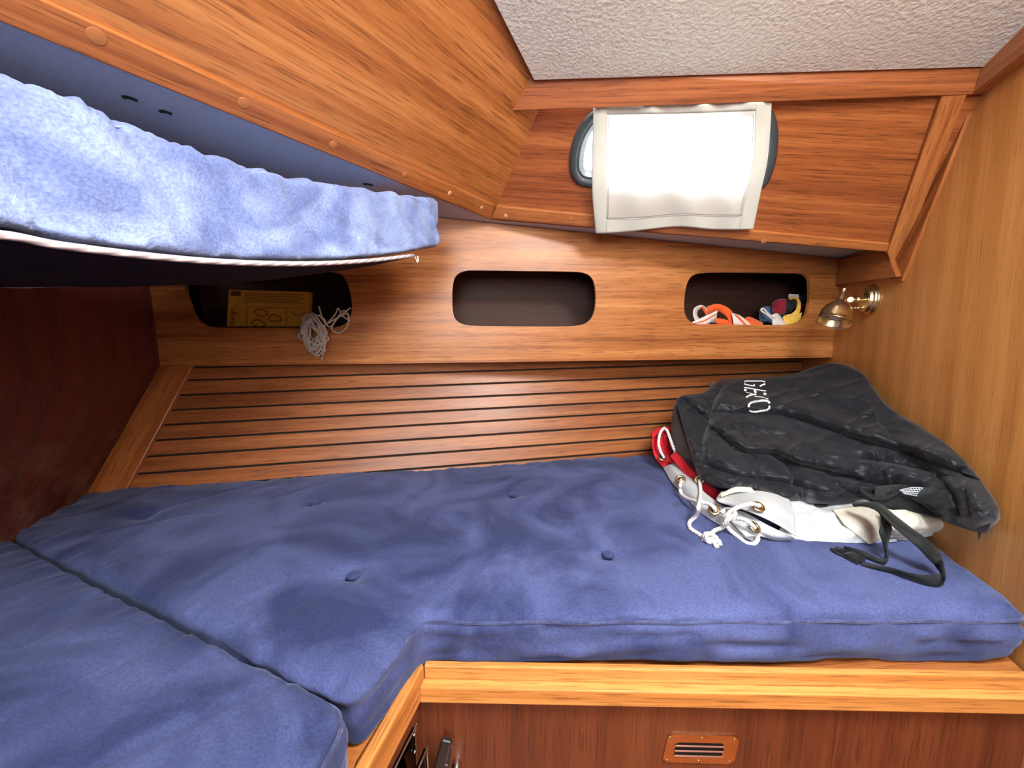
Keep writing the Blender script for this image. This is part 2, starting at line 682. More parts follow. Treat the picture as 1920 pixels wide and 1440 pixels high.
PK = pl3(onz(240, 912, H), onz(1220, 850, H), onz(240, 912, H) + V(0, .16, .43))


def zon(x, y, pl):
    p0, n = pl
    return V(x, y, p0[2] - (n[0] * (x - p0[0]) + n[1] * (y - p0[1])) / n[2])


def rb(y, z, d=0.0):
    """point on the right bulkhead"""
    x = RB[0][0] + (y - RB[0][1]) * wd[0] / wd[1]
    return V(x, y, z) - RB[1] * d


def hit(a, b, pl):
    t = np.dot(pl[0] - a, pl[1]) / np.dot(b - a, pl[1])
    return a + (b - a) * t


UP = V(0, 0, 1)
# ------------------------------------------------------------------ setting
YB = -1.35
floor = slab('floor', [V(-2.2, YB, FL), V(2.2, YB, FL), V(2.6, 2.6, FL), V(-2.2, 2.6, FL)], .05, 'teak_trim', V(1, 0, 0), kind='structure', bev=0)
# right bulkhead
wr = slab('wall_right', [rb(YB - .1, FL), rb(2.7, FL), rb(2.7, .62), rb(1.0, .9), rb(YB - .1, 1.4)], .04, 'teak_bulk', V(.02, 0.04, 1), kind='structure', bev=0)
# left bulkhead (folded to the hull)
SL = onz(165, 920, H); FLp = onz(20, 1003, H)
A = V(cl[0], cl[1], .62)
e1 = SL + (FLp - SL) * 3.2; e1[2] = H
lv = [A, cl, SL, e1, V(e1[0], e1[1], .62), SL + V(0, 0, -.3), e1 + V(0, 0, -.3)]
# keep the fold smooth: grid between edge 1 (cabinet corner) and the edge out of view
cols = []
for s_ in np.linspace(0, 1, 24):
    bot = SL + (e1 - SL) * s_
    top = A + (V(e1[0], e1[1], .62) - A) * s_
    mid = cl + (V(e1[0] + .03, e1[1], -.135) - cl) * s_
    cols.append([bot + V(0, 0, -.3), bot, mid, top])
G = np.array(cols).transpose(1, 0, 2)
G2 = [G[0], G[1]] + [G[1] + (G[2] - G[1]) * t_ for t_ in np.linspace(.1, 1, 10)] + [G[2] + (G[3] - G[2]) * t_ for t_ in np.linspace(.2, 1, 5)]
G2 = np.array(G2)
fs = gridfaces(G2.shape[0], 24)
vv = G2.reshape(-1, 3)
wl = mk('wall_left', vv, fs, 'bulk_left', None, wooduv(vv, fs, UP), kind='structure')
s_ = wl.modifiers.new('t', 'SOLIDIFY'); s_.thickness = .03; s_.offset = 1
# rear enclosure behind the photographer, with the doorway
slab('wall_rear', [V(-2.2, YB, FL), V(2.0, YB, FL), V(2.0, YB, 1.4), V(-2.2, YB, 1.4)], -.05, 'teak_red', UP, kind='structure', bev=0,
     holes=[[V(-.50, YB, .05), V(.24, YB, .05), V(.24, YB, .80), V(-.50, YB, .80)]])
slab('wall_port', [V(-1.95, YB, FL), V(-1.95, 2.6, FL), V(-1.95, 2.6, .7), V(-1.95, YB, 1.0)], .04, 'teak_red', UP, kind='structure', bev=0)
slab('wall_outboard', [V(-2.2, 2.55, FL), V(2.7, 2.55, FL), V(2.7, 2.55, .9), V(-2.2, 2.55, .9)], .04, 'teak_red', UP, kind='structure', bev=0)

# ceiling with the hatch opening
cx = lambda x, y: zon(x, y, CE)
ltop = b1 + (p3 - b1) * 13
hatch = [cx(.24, -.34), cx(.24, .26), cx(.74, .26), cx(.74, -.34)]
rbx = lambda y: rb(y, 0)[0] + .02
ce_out = [b1 + V(0, .02, 0) * 0, cx(rbx(b3[1]), b3[1]), cx(rbx(YB), YB), cx(-2.2, YB), cx(-2.2, ltop[1] - .3), ltop]
ceil = slab('ceiling', ce_out, -.03, 'vinyl', V(1, 0, 0), kind='structure', holes=[hatch])
# underside of side deck
L1 = W1 + (L0 - W1) * 2.6
dk = [zon(2.3, W2[1] + .0, D), zon(W2[0], W2[1], D), W1, L1, zon(-2.2, L1[1], D), zon(-2.2, 2.6, D), zon(2.6, 2.6, D)]
deck = slab('ceiling', dk, .03, 'liner', V(1, 0, 0), kind='structure', bev=0)
for q in ((243, 183, 14, .45), (310, 209, 12, .4), (690, 345, 6, .3)):
    p = onp(q[0], q[1], D)
    a = nrm(onp(q[0] + q[2], q[1] + q[2] * q[3] * .5, D) - p)
    ln = np.linalg.norm(onp(q[0] + q[2], q[1] + 3, D) - p)
    nD = off(D, 0)[1]
    k_ = np.cross(a, nD)
    tube('vent_slot', [p - a * ln * .9 + k_ * .002, p - k_ * .003, p + a * ln * .9 + k_ * .003], .0045, 'dark', deck, seg=6)

# big coachroof panel at the left and its lower board
gl = nrm(W1 - L0)
lp = [W1, onp(1018, 190, LP), b1, ltop, L1]
wc = slab('wall_coachroof', lp, .03, 'teak', gl, kind='structure', bev=0)
LPo = off(LP, .010)
tA = onp(928, 385, LPo); tB = onp(80, 0, LPo); tC = onp(919, 411, LPo); tD = onp(0, 41, LPo)
tBx = tA + (tB - tA) * 2.2; tDx = tC + (tD - tC) * 2.2
trL = slab('trim_1', [tA, tBx, tDx, tC], .035, 'teak_trim', gl, kind='structure', bev=.003)
nL = off(LP, 0)[1]
for (x, y, r_) in ((181, 68, 9), (457, 193, 7.5), (625, 272, 6.5), (759, 328, 5), (843, 362, 4), (903, 389, 3.3)):
    p = onp(x, y, LPo)
    plug(p, nL, r_ / F * np.linalg.norm(p) * .95, 'plug_pale' if x > 800 else 'plug', trL)

# window panel with its opening, window, lower board
WINb = off(WIN, 0)
nW = WINb[1]
gW = nrm(W2 - W1)
wo = [(1112, 209), (1090, 232), (1076, 262), (1070, 295), (1070, 322), (1084, 343), (1112, 350), (1250, 357), (1400, 357), (1430, 350), (1443, 330), (1452, 300), (1456, 262), (1454, 228), (1444, 208), (1425, 196), (1280, 197), (1135, 203)]
wo = catmull(np.array(wo, float), 72, True)
win_o = [onp(x, y, WIN) for x, y in wo]
cen = sum(win_o) / len(win_o)
wpan = [W1 - gW * .03, W2 + gW * .03, onp(1860, 150, WIN), onp(1025, 176, WIN) - gW * .03]
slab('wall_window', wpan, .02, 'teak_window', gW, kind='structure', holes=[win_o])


def scaled(f_, d):
    return [cen + (p - cen) * f_ + nW * d for p in win_o]


def insetloop(amount, d):
    out = []
    n_ = len(win_o)
    for i in range(n_):
        t_ = nrm(win_o[(i + 1) % n_] - win_o[i - 1])
        inn = np.cross(nW, t_)
        if np.dot(inn, cen - win_o[i]) < 0: inn = -inn
        out.append(win_o[i] + inn * amount + nW * d)
    out = np.array(out)
    for _ in range(6):
        out = (np.roll(out, 1, 0) + np.roll(out, -1, 0) + 2 * out) / 4
    return list(out)


def loopmesh(name, loops, mat, parent, cap=False):
    G = np.array(loops)
    nv, nu = G.shape[:2]
    f = gridfaces(nv, nu, closeu=True)
    if cap:
        f.append(tuple(range(nu)))
    return mk(name, G.reshape(-1, 3), f, mat, parent, smooth=True)


wroot = bpy.data.objects.new('window_1', None); C.objects.link(wroot); wroot['kind'] = 'structure'
wroot.location = Wd(cen); ORG['window_1'] = Wd(cen)
loopmesh('gasket', [insetloop(-.004, -.012), insetloop(-.004, .008), insetloop(.004, .013), insetloop(.018, .012), insetloop(.024, .004), insetloop(.025, -.02)], 'gasket', wroot)
loopmesh('window_frame', [insetloop(.022, -.022), insetloop(.026, .001), insetloop(.031, .002), insetloop(.036, -.012), insetloop(.041, -.010), insetloop(.044, -.03)], 'alu', wroot)
loopmesh('pane', [insetloop(.040, -.024), insetloop(.040, -.029)], 'glass', wroot, cap=True)

WINo = off(WIN, .010)
tr2 = [onp(931, 386, WINo), onp(1670, 458, WINo), onp(1666, 473, WINo), onp(921, 411, WINo)]
trW = slab('trim_2', tr2, .03, 'teak_trim', gW, kind='structure', bev=.003)
for (x, y, r_, mt) in ((948, 404, 3.3, 'plug_pale'), (1069, 411, 4, 'plug'), (1345, 434, 4, 'plug'), (1432, 452, 4, 'plug')):
    p = onp(x, y, WINo)
    plug(p, nW, r_ / F * np.linalg.norm(p) * .95, mt, trW)

# header board below the ceiling
bx = lambda a, b: b + nrm(b - a) * .04
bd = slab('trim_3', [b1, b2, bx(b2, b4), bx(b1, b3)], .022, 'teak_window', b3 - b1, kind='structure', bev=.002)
nB = nrm(np.cross(b2 - b1, b4 - b1)); nB = nB if np.dot(-b1, nB) > 0 else -nB
plug(onp(1027, 143, (b1, nB)), nB, .006, 'plug', bd)
# beam along the right bulkhead
e3 = onp(1920, 30, RBo); e4 = onp(1920, 100, RBo)
slab('trim_4', [b3, b4, b4 + (e4 - b4) * 8, b3 + (e3 - b3) * 8], .034, 'teak_trim', e4 - b4, kind='structure', bev=.003)
# strip beside the window panel
WINs = off(WIN, .016)
st = [onp(1767, 178, WINs), onp(1815, 173, WINs), onp(1700, 464, WINs), onp(1680, 518, WINs), onp(1664, 474, WINs)]
slab('trim_5', st, .045, 'teak_trim', st[1] - st[2], kind='structure', bev=.002)
RBq = off(RB, .008)
slab('trim_7', [onp(1785, 176, RBq), onp(1829, 178, RBq), onp(1690, 527, RBq), onp(1650, 520, RBq)], .012, 'teak_trim', st[1] - st[2], kind='structure', bev=.001)
RBs = off(RB, .022)
kn = [onp(1588, 484, RBs), onp(1664, 474, RBs), onp(1681, 519, RBs), onp(1594, 531, RBs)]
k0 = hit(kn[1], kn[0], CAB); k3 = hit(kn[2], kn[3], CAB)
slab('trim_6', [k0, kn[1], kn[2], k3], .022, 'teak_trim', kn[1] - kn[0], kind='structure', bev=.002)

# ------------------------------------------------------------------ planked hull lining
hull = bpy.data.objects.new('wall_hull', None); C.objects.link(hull); hull['kind'] = 'structure'
hull.location = Wd(V(0, 1.9, H)); ORG['wall_hull'] = Wd(V(0, 1.9, H))
yl = [638, 664, 689, 713, 741, 769, 797, 826, 856.5, 889, 922, 940]
yr = [638, 655, 663 + 4, 687, 709, 731, 752.5, 774, 798, 823, 847, 860]
nP = off(PK, 0)[1]
LW = (cl, nrm(np.cross(SL - cl, FLp - cl)))
lines = []
for a_, b_ in zip(yl, yr):
    pa = onp(362 - (a_ - 684) * 122 / 228, a_, PK)
    pb = onp(1180, b_, PK)
    d_ = pb - pa
    lines.append((pa - nrm(d_) * .10, hit(pa, pb, RB)))
gp = .0042
for i in range(len(lines) - 1):
    (a0, a1), (c0, c1) = lines[i], lines[i + 1]
    u0 = nrm(c0 - a0); u1 = nrm(c1 - a1)
    q = [a0 + u0 * gp, a1 + u1 * gp, c1 - u1 * gp, c0 - u0 * gp]
    slab('plank', q, .014, 'teak_plank', a1 - a0, hull, bev=.0015)
bk = [lines[0][0] - nP * .012, lines[0][1] - nP * .012, lines[-1][1] - nP * .012, lines[-1][0] - nP * .012]
slab('backing', bk, .02, 'dark', V(1, 0, 0), hull, bev=0)
PKs = off(PK, .014)
s_a, s_b, s_c, s_d = onp(300, 684, PKs), onp(362, 684, PKs), onp(240, 912, PKs), onp(165, 920, PKs)
slab('corner_strip', [s_a + (s_a - s_d) * .25, s_b + (s_b - s_c) * .25, s_c + (s_c - s_b) * .3, s_d + (s_d - s_a) * .3], .02, 'teak_trim', s_a - s_d, hull, bev=.003)
PKr = off(PK, .02)
r_a, r_b = onp(1546, 669, PKr), onp(1561, 667, PKr)
slab('corner_strip', [r_a + V(0, .1, .1), r_b + V(0, .1, .1), onp(1608, 800, PKr), onp(1592, 802, PKr)], .03, 'teak_light', UP, hull, bev=.001)

# ------------------------------------------------------------------ shelf locker along the hull
shelf = thing('hull_locker', (cl + cr) / 2, 'long varnished teak shelf front with three rounded openings along the hull', 'cabinet')


def rr(pts, n=48):
    return [onp(x, y, CAB) for x, y in catmull(np.array(pts, float), n, True)]


h2 = [(848, 560), (849, 535), (855, 517), (872, 508), (900, 507), (980, 508), (1060, 509), (1092, 511), (1108, 519), (1115, 535), (1117, 560), (1114, 585), (1104, 602), (1085, 610), (1050, 612), (980, 612), (900, 611), (872, 609), (855, 600), (849, 583)]
h3 = [(1283, 565), (1286, 540), (1293, 522), (1308, 513), (1340, 511), (1400, 511), (1470, 512), (1502, 513), (1516, 521), (1519, 540), (1518, 565), (1512, 590), (1497, 605), (1470, 609), (1400, 609), (1330, 609), (1300, 606), (1287, 595), (1283, 580)]
h1 = [(346, 520), (350, 495), (365, 485), (400, 492), (450, 498), (520, 504), (590, 507), (625, 510), (645, 520), (656, 545), (660, 575), (655, 598), (638, 612), (600, 615), (500, 615), (430, 615), (390, 612), (368, 598), (355, 570), (348, 545)]
tl = zon(cl[0] - .0, cl[1], D); tr = zon(cr[0], cr[1], D)
crx = cr + RB[1] * .0
front = slab('face_panel', [cl, crx, tr - V(0, 0, .002), tl - V(0, 0, .002)], .016, 'teak', cr - cl, shelf, holes=[rr(h1), rr(h2), rr(h3)])
nC = off(CAB, 0)[1]
dC = nrm(cr - cl)
cvec = lambda s_, back, z: V(*(cl + dC * s_ - nC * back)[:2], z)
Lc = np.linalg.norm((cr - cl)[:2])
zf = .004
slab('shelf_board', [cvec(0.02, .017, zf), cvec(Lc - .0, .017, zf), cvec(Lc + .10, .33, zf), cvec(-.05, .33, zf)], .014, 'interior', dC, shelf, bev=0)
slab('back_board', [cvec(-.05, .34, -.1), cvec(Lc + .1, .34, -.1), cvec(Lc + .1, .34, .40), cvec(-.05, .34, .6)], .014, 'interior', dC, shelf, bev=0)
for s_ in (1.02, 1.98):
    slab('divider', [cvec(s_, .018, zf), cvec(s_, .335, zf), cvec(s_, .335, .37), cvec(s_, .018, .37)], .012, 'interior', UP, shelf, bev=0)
slab('bottom_lip', [cvec(.0, .0, cl[2] + .002), cvec(Lc, .0, cr[2] + .002), cvec(Lc + .1, .3, cr[2] + .002), cvec(-.0, .12, cl[2] + .002)], .010, 'teak_trim', dC, shelf, bev=0)
for (x, y) in ((765, 663), (1188, 660), (994, 657), (1408, 655), (760, 440), (1210, 455), (700, 600), (1560, 645)):
    p = onp(x, y, CAB)
    plug(p, nC, .0055, 'plug', front)

# ------------------------------------------------------------------ berth base: rails, panels
y1 = 1247
FRf = vpl(onz(793, 1248, -.69), onz(1905, 1268, -.69))     # front face of upper rail
base = thing('berth', onz(1300, 1300, -1.0), 'varnished wooden berth front with two stepped rails below the navy cushion', 'bed')
fa = onz(795, 1248, -.69); fb = onz(1905, 1268, -.69); fb = hit(fa, fb, RB)
nF = off(FRf, 0)[1]
dF = nrm(fb - fa)
za, zb_ = -.69, -.722


def rail(name, a, b, ztop, zbot, depth, mat, parent):
    v = []
    inn = V(-nF[0], -nF[1], 0)
    p = [V(a[0], a[1], ztop), V(b[0], b[1], ztop), V(b[0], b[1], zbot), V(a[0], a[1], zbot)]
    p += [q + inn * depth for q in p]
    f = [(0, 3, 2, 1), (4, 5, 6, 7), (0, 1, 5, 4), (3, 7, 6, 2), (0, 4, 7, 3), (1, 2, 6, 5)]
    o = mk(name, p, f, mat, parent, wooduv(p, f, b - a))
    bm = bmesh.new(); bm.from_mesh(o.data); bmesh.ops.recalc_face_normals(bm, faces=bm.faces); bm.to_mesh(o.data); bm.free()
    bevel(o, .002)
    return o


rail('upper_rail', fa, fb, -.690, -.722, .014, 'teak_light', base)
ga = onz(787, 1290, -.722); gb = onz(1905, 1311, -.722); gb = hit(ga, gb, RB)
rail('lower_rail', ga, gb, -.722, -.757, .030, 'teak_light', base)
pa = fa - nF * .004; pb_ = fb - nF * .004
PANEL = (pa, nF)
front_panel = slab('front_panel', [V(pa[0] - .05, pa[1], -.75), V(pb_[0], pb_[1], -.75), V(pb_[0], pb_[1], FL), V(pa[0] - .05, pa[1], FL)], .015, 'teak_red', UP, base, bev=0)
zb2 = -.707
slab('base_board', [V(fa[0] + .02, fa[1] + .014, zb2), V(fb[0] - .004, fb[1] + .014, zb2), rb(1.95, zb2), V(-1.5, 1.38, zb2), V(-1.6, -1.0, zb2), V(-.30, -1.0, zb2), V(*onz(668, 1408, -.69)[:2], zb2), V(*onz(783, 1226, -.69)[:2], zb2)], .012, 'teak_trim', dC, base, bev=0)
# return rail on the left
ra = onz(795, 1248, -.69); rb1 = onz(690, 1440, -.69)
la = onz(785, 1230, -.69); lb = onz(664, 1418, -.69)
dR = nrm(rb1 - ra)
rbx_ = ra + dR * 1.1; lbx_ = la + dR * 1.1
zr = -.757
v = [ra, rbx_, lbx_, la]
v += [q + V(0, 0, zr + .69) for q in v]
f = [(0, 1, 2, 3), (4, 7, 6, 5), (0, 4, 5, 1), (1, 5, 6, 2), (2, 6, 7, 3), (3, 7, 4, 0)]
o = mk('return_rail', v, f, 'teak_light', base, wooduv(v, f, dR))
bm = bmesh.new(); bm.from_mesh(o.data); bmesh.ops.recalc_face_normals(bm, faces=bm.faces); bm.to_mesh(o.data); bm.free()
bevel(o, .0025)
sd = nrm(np.cross(dR, UP)); sd = sd if sd[0] < 0 else -sd
SIDE = (ra + sd * .012, -sd)
slab('side_panel', [SIDE[0] + V(0, 0, -.06), SIDE[0] + dR * 1.1 + V(0, 0, -.06), SIDE[0] + dR * 1.1 + V(0, 0, FL + .69), SIDE[0] + V(0, 0, FL + .69)], .015, 'teak_red', UP, base, bev=0)

# bronze vent
vent = thing('vent_grille', onp(1314, 1430, PANEL), 'small polished bronze louvred vent plate screwed to the panel under the berth rails', 'vent')
vp = lambda x, y, d=0: onp(x, y, off(PANEL, d))
oc = [(1262, 1377), (1378, 1381), (1386, 1388), (1377, 1427), (1368, 1433), (1250, 1429), (1243, 1423), (1252, 1382)]
ih = [(1272, 1392), (1354, 1394), (1359, 1400), (1353, 1416), (1347, 1420), (1268, 1417), (1264, 1411), (1268, 1397)]
slab('plate', [vp(x, y, .004) for x, y in oc], .004, 'bronze', dC, vent, holes=[[vp(x, y, .004) for x, y in ih]])
slab('backing', [vp(x, y, .0006) for x, y in ((1266, 1390), (1360, 1392), (1357, 1422), (1262, 1420))], .0004, 'dark', dC, vent, bev=0)
for k in range(3):
    y = 1399 + k * 9.3
    a, b = vp(1266 - k * 1.2, y - 1, .005), vp(1358 - k * 1.6, y + 1.2, .005)
    box('louvre', (a + b) / 2 - V(0, 0, .001), (b - a) / 2, V(0, -.001, .0018), V(0, .0012, .0006), 'brown_metal', vent, bev=0)
for (x, y) in ((1256, 1382), (1316, 1383.5), (1377, 1386), (1250, 1424), (1309, 1425.5), (1367, 1427)):
    lathe('screw', vp(x, y, .003), nF, [(0, .0026), (.0022, .0024), (.0028, .0012)], 'brass_dull', vent, seg=12)

# black turn handle on the front panel, clear acrylic rack on the side panel
hd = thing('lever_handle', vp(835, 1430), 'black plastic lever handle on the dark panel below the berth corner', 'handle')
pA = vp(838, 1386, .035); pB = vp(815, 1470, .035)
ax_ = (pB - pA) / 2
side_ = nrm(np.cross(ax_, nF)) * .0115
box('lever', (pA + pB) / 2, ax_, side_, nF * .006, 'black_plastic', hd, bev=.004)
box('bracket', (pA + pB) / 2 + V(.006, .016, -.02), nrm(ax_) * .014, side_ * .7, nF * .018, 'black_plastic', hd, bev=.003)
lathe('chrome_catch', vp(857, 1428, .0), nF, [(0, .010), (.022, .010), (.026, .008), (.034, .008), (.036, .005)], 'steel', hd, seg=20)
rk = thing('acrylic_rack', onp(765, 1440, off(SIDE, 0)), 'clear acrylic rack fixed to the side panel below the berth corner', 'rack')
spn = off(SIDE, .006); spo = off(SIDE, .05)
a0 = SIDE[0] + sd * 0 - sd * .01
S_ = lambda t, z, d: SIDE[0] + dR * t + V(0, 0, z - SIDE[0][2]) - sd * (d)
t0, z0 = .035, -.80
slab('back_plate', [S_(t0, z0, .004), S_(t0 + .30, z0, .004), S_(t0 + .30, z0 - .22, .004), S_(t0, z0 - .22, .004)], .004, 'glass', dR, rk, bev=0)
slab('front_plate', [S_(t0 + .01, z0 - .03, .034), S_(t0 + .29, z0 - .03, .034), S_(t0 + .29, z0 - .22, .034), S_(t0 + .01, z0 - .22, .034)], .004, 'glass', dR, rk, bev=0)
tube('edge_bead', [S_(t0, z0 - .2, .006), S_(t0, z0 - .02, .006), S_(t0 + .02, z0, .006), S_(t0 + .3, z0, .006)], .0022, 'steel', rk, seg=6)
tube('edge_bead', [S_(t0 + .01, z0 - .2, .036), S_(t0 + .01, z0 - .05, .036), S_(t0 + .03, z0 - .03, .036), S_(t0 + .28, z0 - .03, .036)], .0022, 'steel', rk, seg=6)
for z in (z0 - .01, z0 - .05):
    lathe('screw', S_(t0 + .006, z, .006), -sd, [(0, .004), (.003, .003)], 'steel', rk, seg=10)

# ------------------------------------------------------------------ cushions


zx_ = lambda x, y: onz(x, y, H)[:2]


def round_poly(pts, r_, n=6):
    out = []
    m_ = len(pts)
    for i in range(m_):
        p = np.asarray(pts[i][:2], float); a = np.asarray(pts[i - 1][:2], float); b = np.asarray(pts[(i + 1) % m_][:2], float)
        rr_ = pts[i][2] if len(pts[i]) > 2 else r_
        da = nrm(a - p); db = nrm(b - p)
        A_ = p + da * rr_; B_ = p + db * rr_
        for k in range(n + 1):
            t_ = k / n
            out.append((1 - t_) ** 2 * A_ + 2 * t_ * (1 - t_) * p + t_ ** 2 * B_)
    return out


def polydist(P2, poly):
    poly = np.asarray(poly)
    best = np.full(len(P2), 1e9); sarc = np.zeros(len(P2)); acc = 0
    nx = np.zeros((len(P2), 2))
    for i in range(len(poly)):
        a = poly[i]; b = poly[(i + 1) % len(poly)]
        d = b - a; L_ = np.linalg.norm(d)
        if L_ < 1e-9: continue
        t_ = np.clip(((P2 - a) @ d) / L_ ** 2, 0, 1)
        q = a + t_[:, None] * d
        e = np.linalg.norm(P2 - q, axis=1)
        m_ = e < best
        best[m_] = e[m_]; sarc[m_] = acc + t_[m_] * L_
        nn = V(d[1], -d[0]) / L_
        nx[m_] = nn
        acc += L_
    return best, sarc, nx


JA, JB = zx_(20, 1002), zx_(360, 1162)


def joint(P2):
    e = JB - JA
    t_ = np.clip(((P2 - JA) @ e) / (e @ e), 0, 1)
    return np.clip((np.linalg.norm(P2 - (JA + t_[:, None] * e), axis=1) - .02) / .08, 0, 1)


def cushion(name, poly, ztop, thick, mat, buttons=(), seed=0, vox=.009, fold=1.0, parent=None, creases=()):
    n = len(poly)
    v = [(x, y, ztop) for x, y in poly] + [(x, y, ztop - thick) for x, y in poly]
    me = bpy.data.meshes.new('tmp')
    me.from_pydata(v, [], [list(range(n)), list(range(2 * n - 1, n - 1, -1))] + [[i, i + n, (i + 1) % n + n, (i + 1) % n] for i in range(n)])
    bm = bmesh.new(); bm.from_mesh(me); bmesh.ops.recalc_face_normals(bm, faces=bm.faces); bm.to_mesh(me); bm.free()
    o = bpy.data.objects.new('tmp', me); C.objects.link(o)
    b = o.modifiers.new('b', 'BEVEL'); b.width = .009; b.segments = 2; b.limit_method = 'ANGLE'; b.angle_limit = radians(50)
    r_ = o.modifiers.new('r', 'REMESH'); r_.mode = 'VOXEL'; r_.voxel_size = vox
    dg = bpy.context.evaluated_depsgraph_get()
    ev = o.evaluated_get(dg).to_mesh()
    nv = len(ev.vertices)
    co_ = np.empty(nv * 3, 'f'); ev.vertices.foreach_get('co', co_); co_ = co_.reshape(-1, 3).astype(float)
    faces = [tuple(p.vertices) for p in ev.polygons]
    ed = np.array([tuple(e.vertices) for e in ev.edges])
    bpy.data.objects.remove(o)
    deg = np.bincount(ed.ravel(), minlength=nv)[:, None]
    for it in range(3):
        acc = np.zeros_like(co_)
        np.add.at(acc, ed[:, 0], co_[ed[:, 1]]); np.add.at(acc, ed[:, 1], co_[ed[:, 0]])
        co_ = co_ * .4 + .6 * acc / deg
    d, s, nx = polydist(co_[:, :2], poly)
    zrel = (co_[:, 2] - (ztop - thick)) / thick
    top = np.clip((zrel - .75) / .2, 0, 1)
    sid = np.exp(-(d / .02) ** 2) * (1 - np.clip((zrel - .93) / .07, 0, 1))
    P_ = co_ + seed * 3.7
    # crown and long undulation
    dz = .010 * (1 - np.exp(-d / .07)) - .004
    dz = dz + .006 * fbm(P_ * V(3.0, 3.0, 1), 3)
    # puckers running in from the seam
    ln = vn(np.stack([s * 26 + seed, d * 5, d * 0], 1)) + .6 * vn(np.stack([s * 55 + 9, d * 8, d * 0], 1))
    dz = dz + ln * .0045 * np.exp(-d / .07) * fold
    # creases across
    a_ = P_[:, 0] * .75 - P_[:, 1] * .65
    b_ = P_[:, 0] * .65 + P_[:, 1] * .75
    cz = 1 - np.abs(vn(np.stack([a_ * 9, b_ * 1.6, a_ * 0 + seed], 1)))
    dz = dz - .0045 * np.clip((cz - .9) / .1, 0, 1) * fold * (vn(P_ * V(2.2, 2.2, 1)) > -.2)
    for (bx, by, br, bdep) in buttons:
        q = np.hypot(co_[:, 0] - bx, co_[:, 1] - by)
        ang = np.arctan2(co_[:, 1] - by, co_[:, 0] - bx)
        dz = dz - bdep * (np.exp(-(q / br) ** 2) + .55 * np.exp(-(q / (br * 2.6)) ** 2) * (1 + .5 * np.cos(ang * 3 + bx * 9)))
    for (x0, y0, x1, y1, w_, dep) in creases:
        a = V(x0, y0); e = V(x1, y1) - a
        t_ = np.clip(((co_[:, :2] - a) @ e) / (e @ e), 0, 1)
        q = np.linalg.norm(co_[:, :2] - (a + t_[:, None] * e), axis=1)
        dz = dz - dep * np.exp(-(q / w_) ** 2) * np.sin(np.clip(t_, .0, 1) * pi) ** .5
    co_[:, 2] += dz * top
    # swelling and folds of the boxing
    hz = vn(np.stack([s * 5, zrel * 7 + seed, s * 0], 1)) + .6 * vn(np.stack([s * 22, zrel * 5, s * 0 + 4], 1)) + .35 * vn(np.stack([s * 9, zrel * 16, s * 0 + 4], 1))
    outw = (.009 * np.sin(np.clip(zrel, 0, 1) * pi) + hz * .007 * fold) * sid * joint(co_[:, :2])
    co_[:, 0] += nx[:, 0] * outw; co_[:, 1] += nx[:, 1] * outw
    o = mk(name, co_, faces, mat, parent, smooth=True)
    return o


def orient(poly):
    a = sum(poly[i][0] * poly[(i + 1) % len(poly)][1] - poly[(i + 1) % len(poly)][0] * poly[i][1] for i in range(len(poly)))
    return poly if a > 0 else poly[::-1]     # counter-clockwise: (dy,-dx) points outwards


zx = lambda x, y: onz(x, y, H)[:2]
HT = .124
bk_r = rb(1.95, H)
c1 = [zx(22, 1000), zx(165, 921), zx(240, 911), zx(1220, 850)]
e_ = hit(onz(240, 912, H), onz(1220, 850, H), off(RB, .012))
c1 += [e_[:2] - V(0, .02), hit(onz(790, 1150, H), onz(1910, 1145, H), off(RB, .012))[:2]]
c1 += [(*zx(789, 1148), .02), (*zx(664, 1292), .03), (*zx(354, 1157), .3)]
pts = [tuple(p) if len(p) == 3 else (p[0], p[1], .025) for p in c1]
poly1 = orient([np.array(p) for p in round_poly(pts, .02)])
BT = [(590, 942), (962, 926), (663, 1077), (1141, 1038)]
buts = [(*zx(x, y), .020, .013) for x, y in BT] + [(*zx(272, 965), .03, .012)]
cr_ = [(*zx(600, 930), *zx(520, 985), .03, .004), (*zx(1010, 1010), *zx(985, 1085), .012, .006), (*zx(1075, 1000), *zx(1040, 1100), .014, .006), (*zx(1130, 1050), *zx(1060, 1130), .012, .006),
       (*zx(860, 1070), *zx(800, 1150), .012, .005), (*zx(700, 1040), *zx(470, 1190), .02, .004), (*zx(1020, 890), *zx(1060, 1010), .02, .004), (*zx(560, 1090), *zx(420, 1150), .012, .004)]
lc = cushion('berth_cushion', poly1, H, HT, 'navy', buts, seed=1, creases=cr_)
tag(lc, 'long navy velour berth cushion with covered buttons, under the black bag', 'cushion')
for x, y in BT:
    p = onz(x, y, H); p = V(p[0], p[1], H - .003)
    pr = [(-.004, .012), (0, .0165), (.003, .0165), (.0058, .013), (.0072, .007), (.0076, .001)]
    lathe('button', p, UP, pr, 'navy', lc, seg=20)


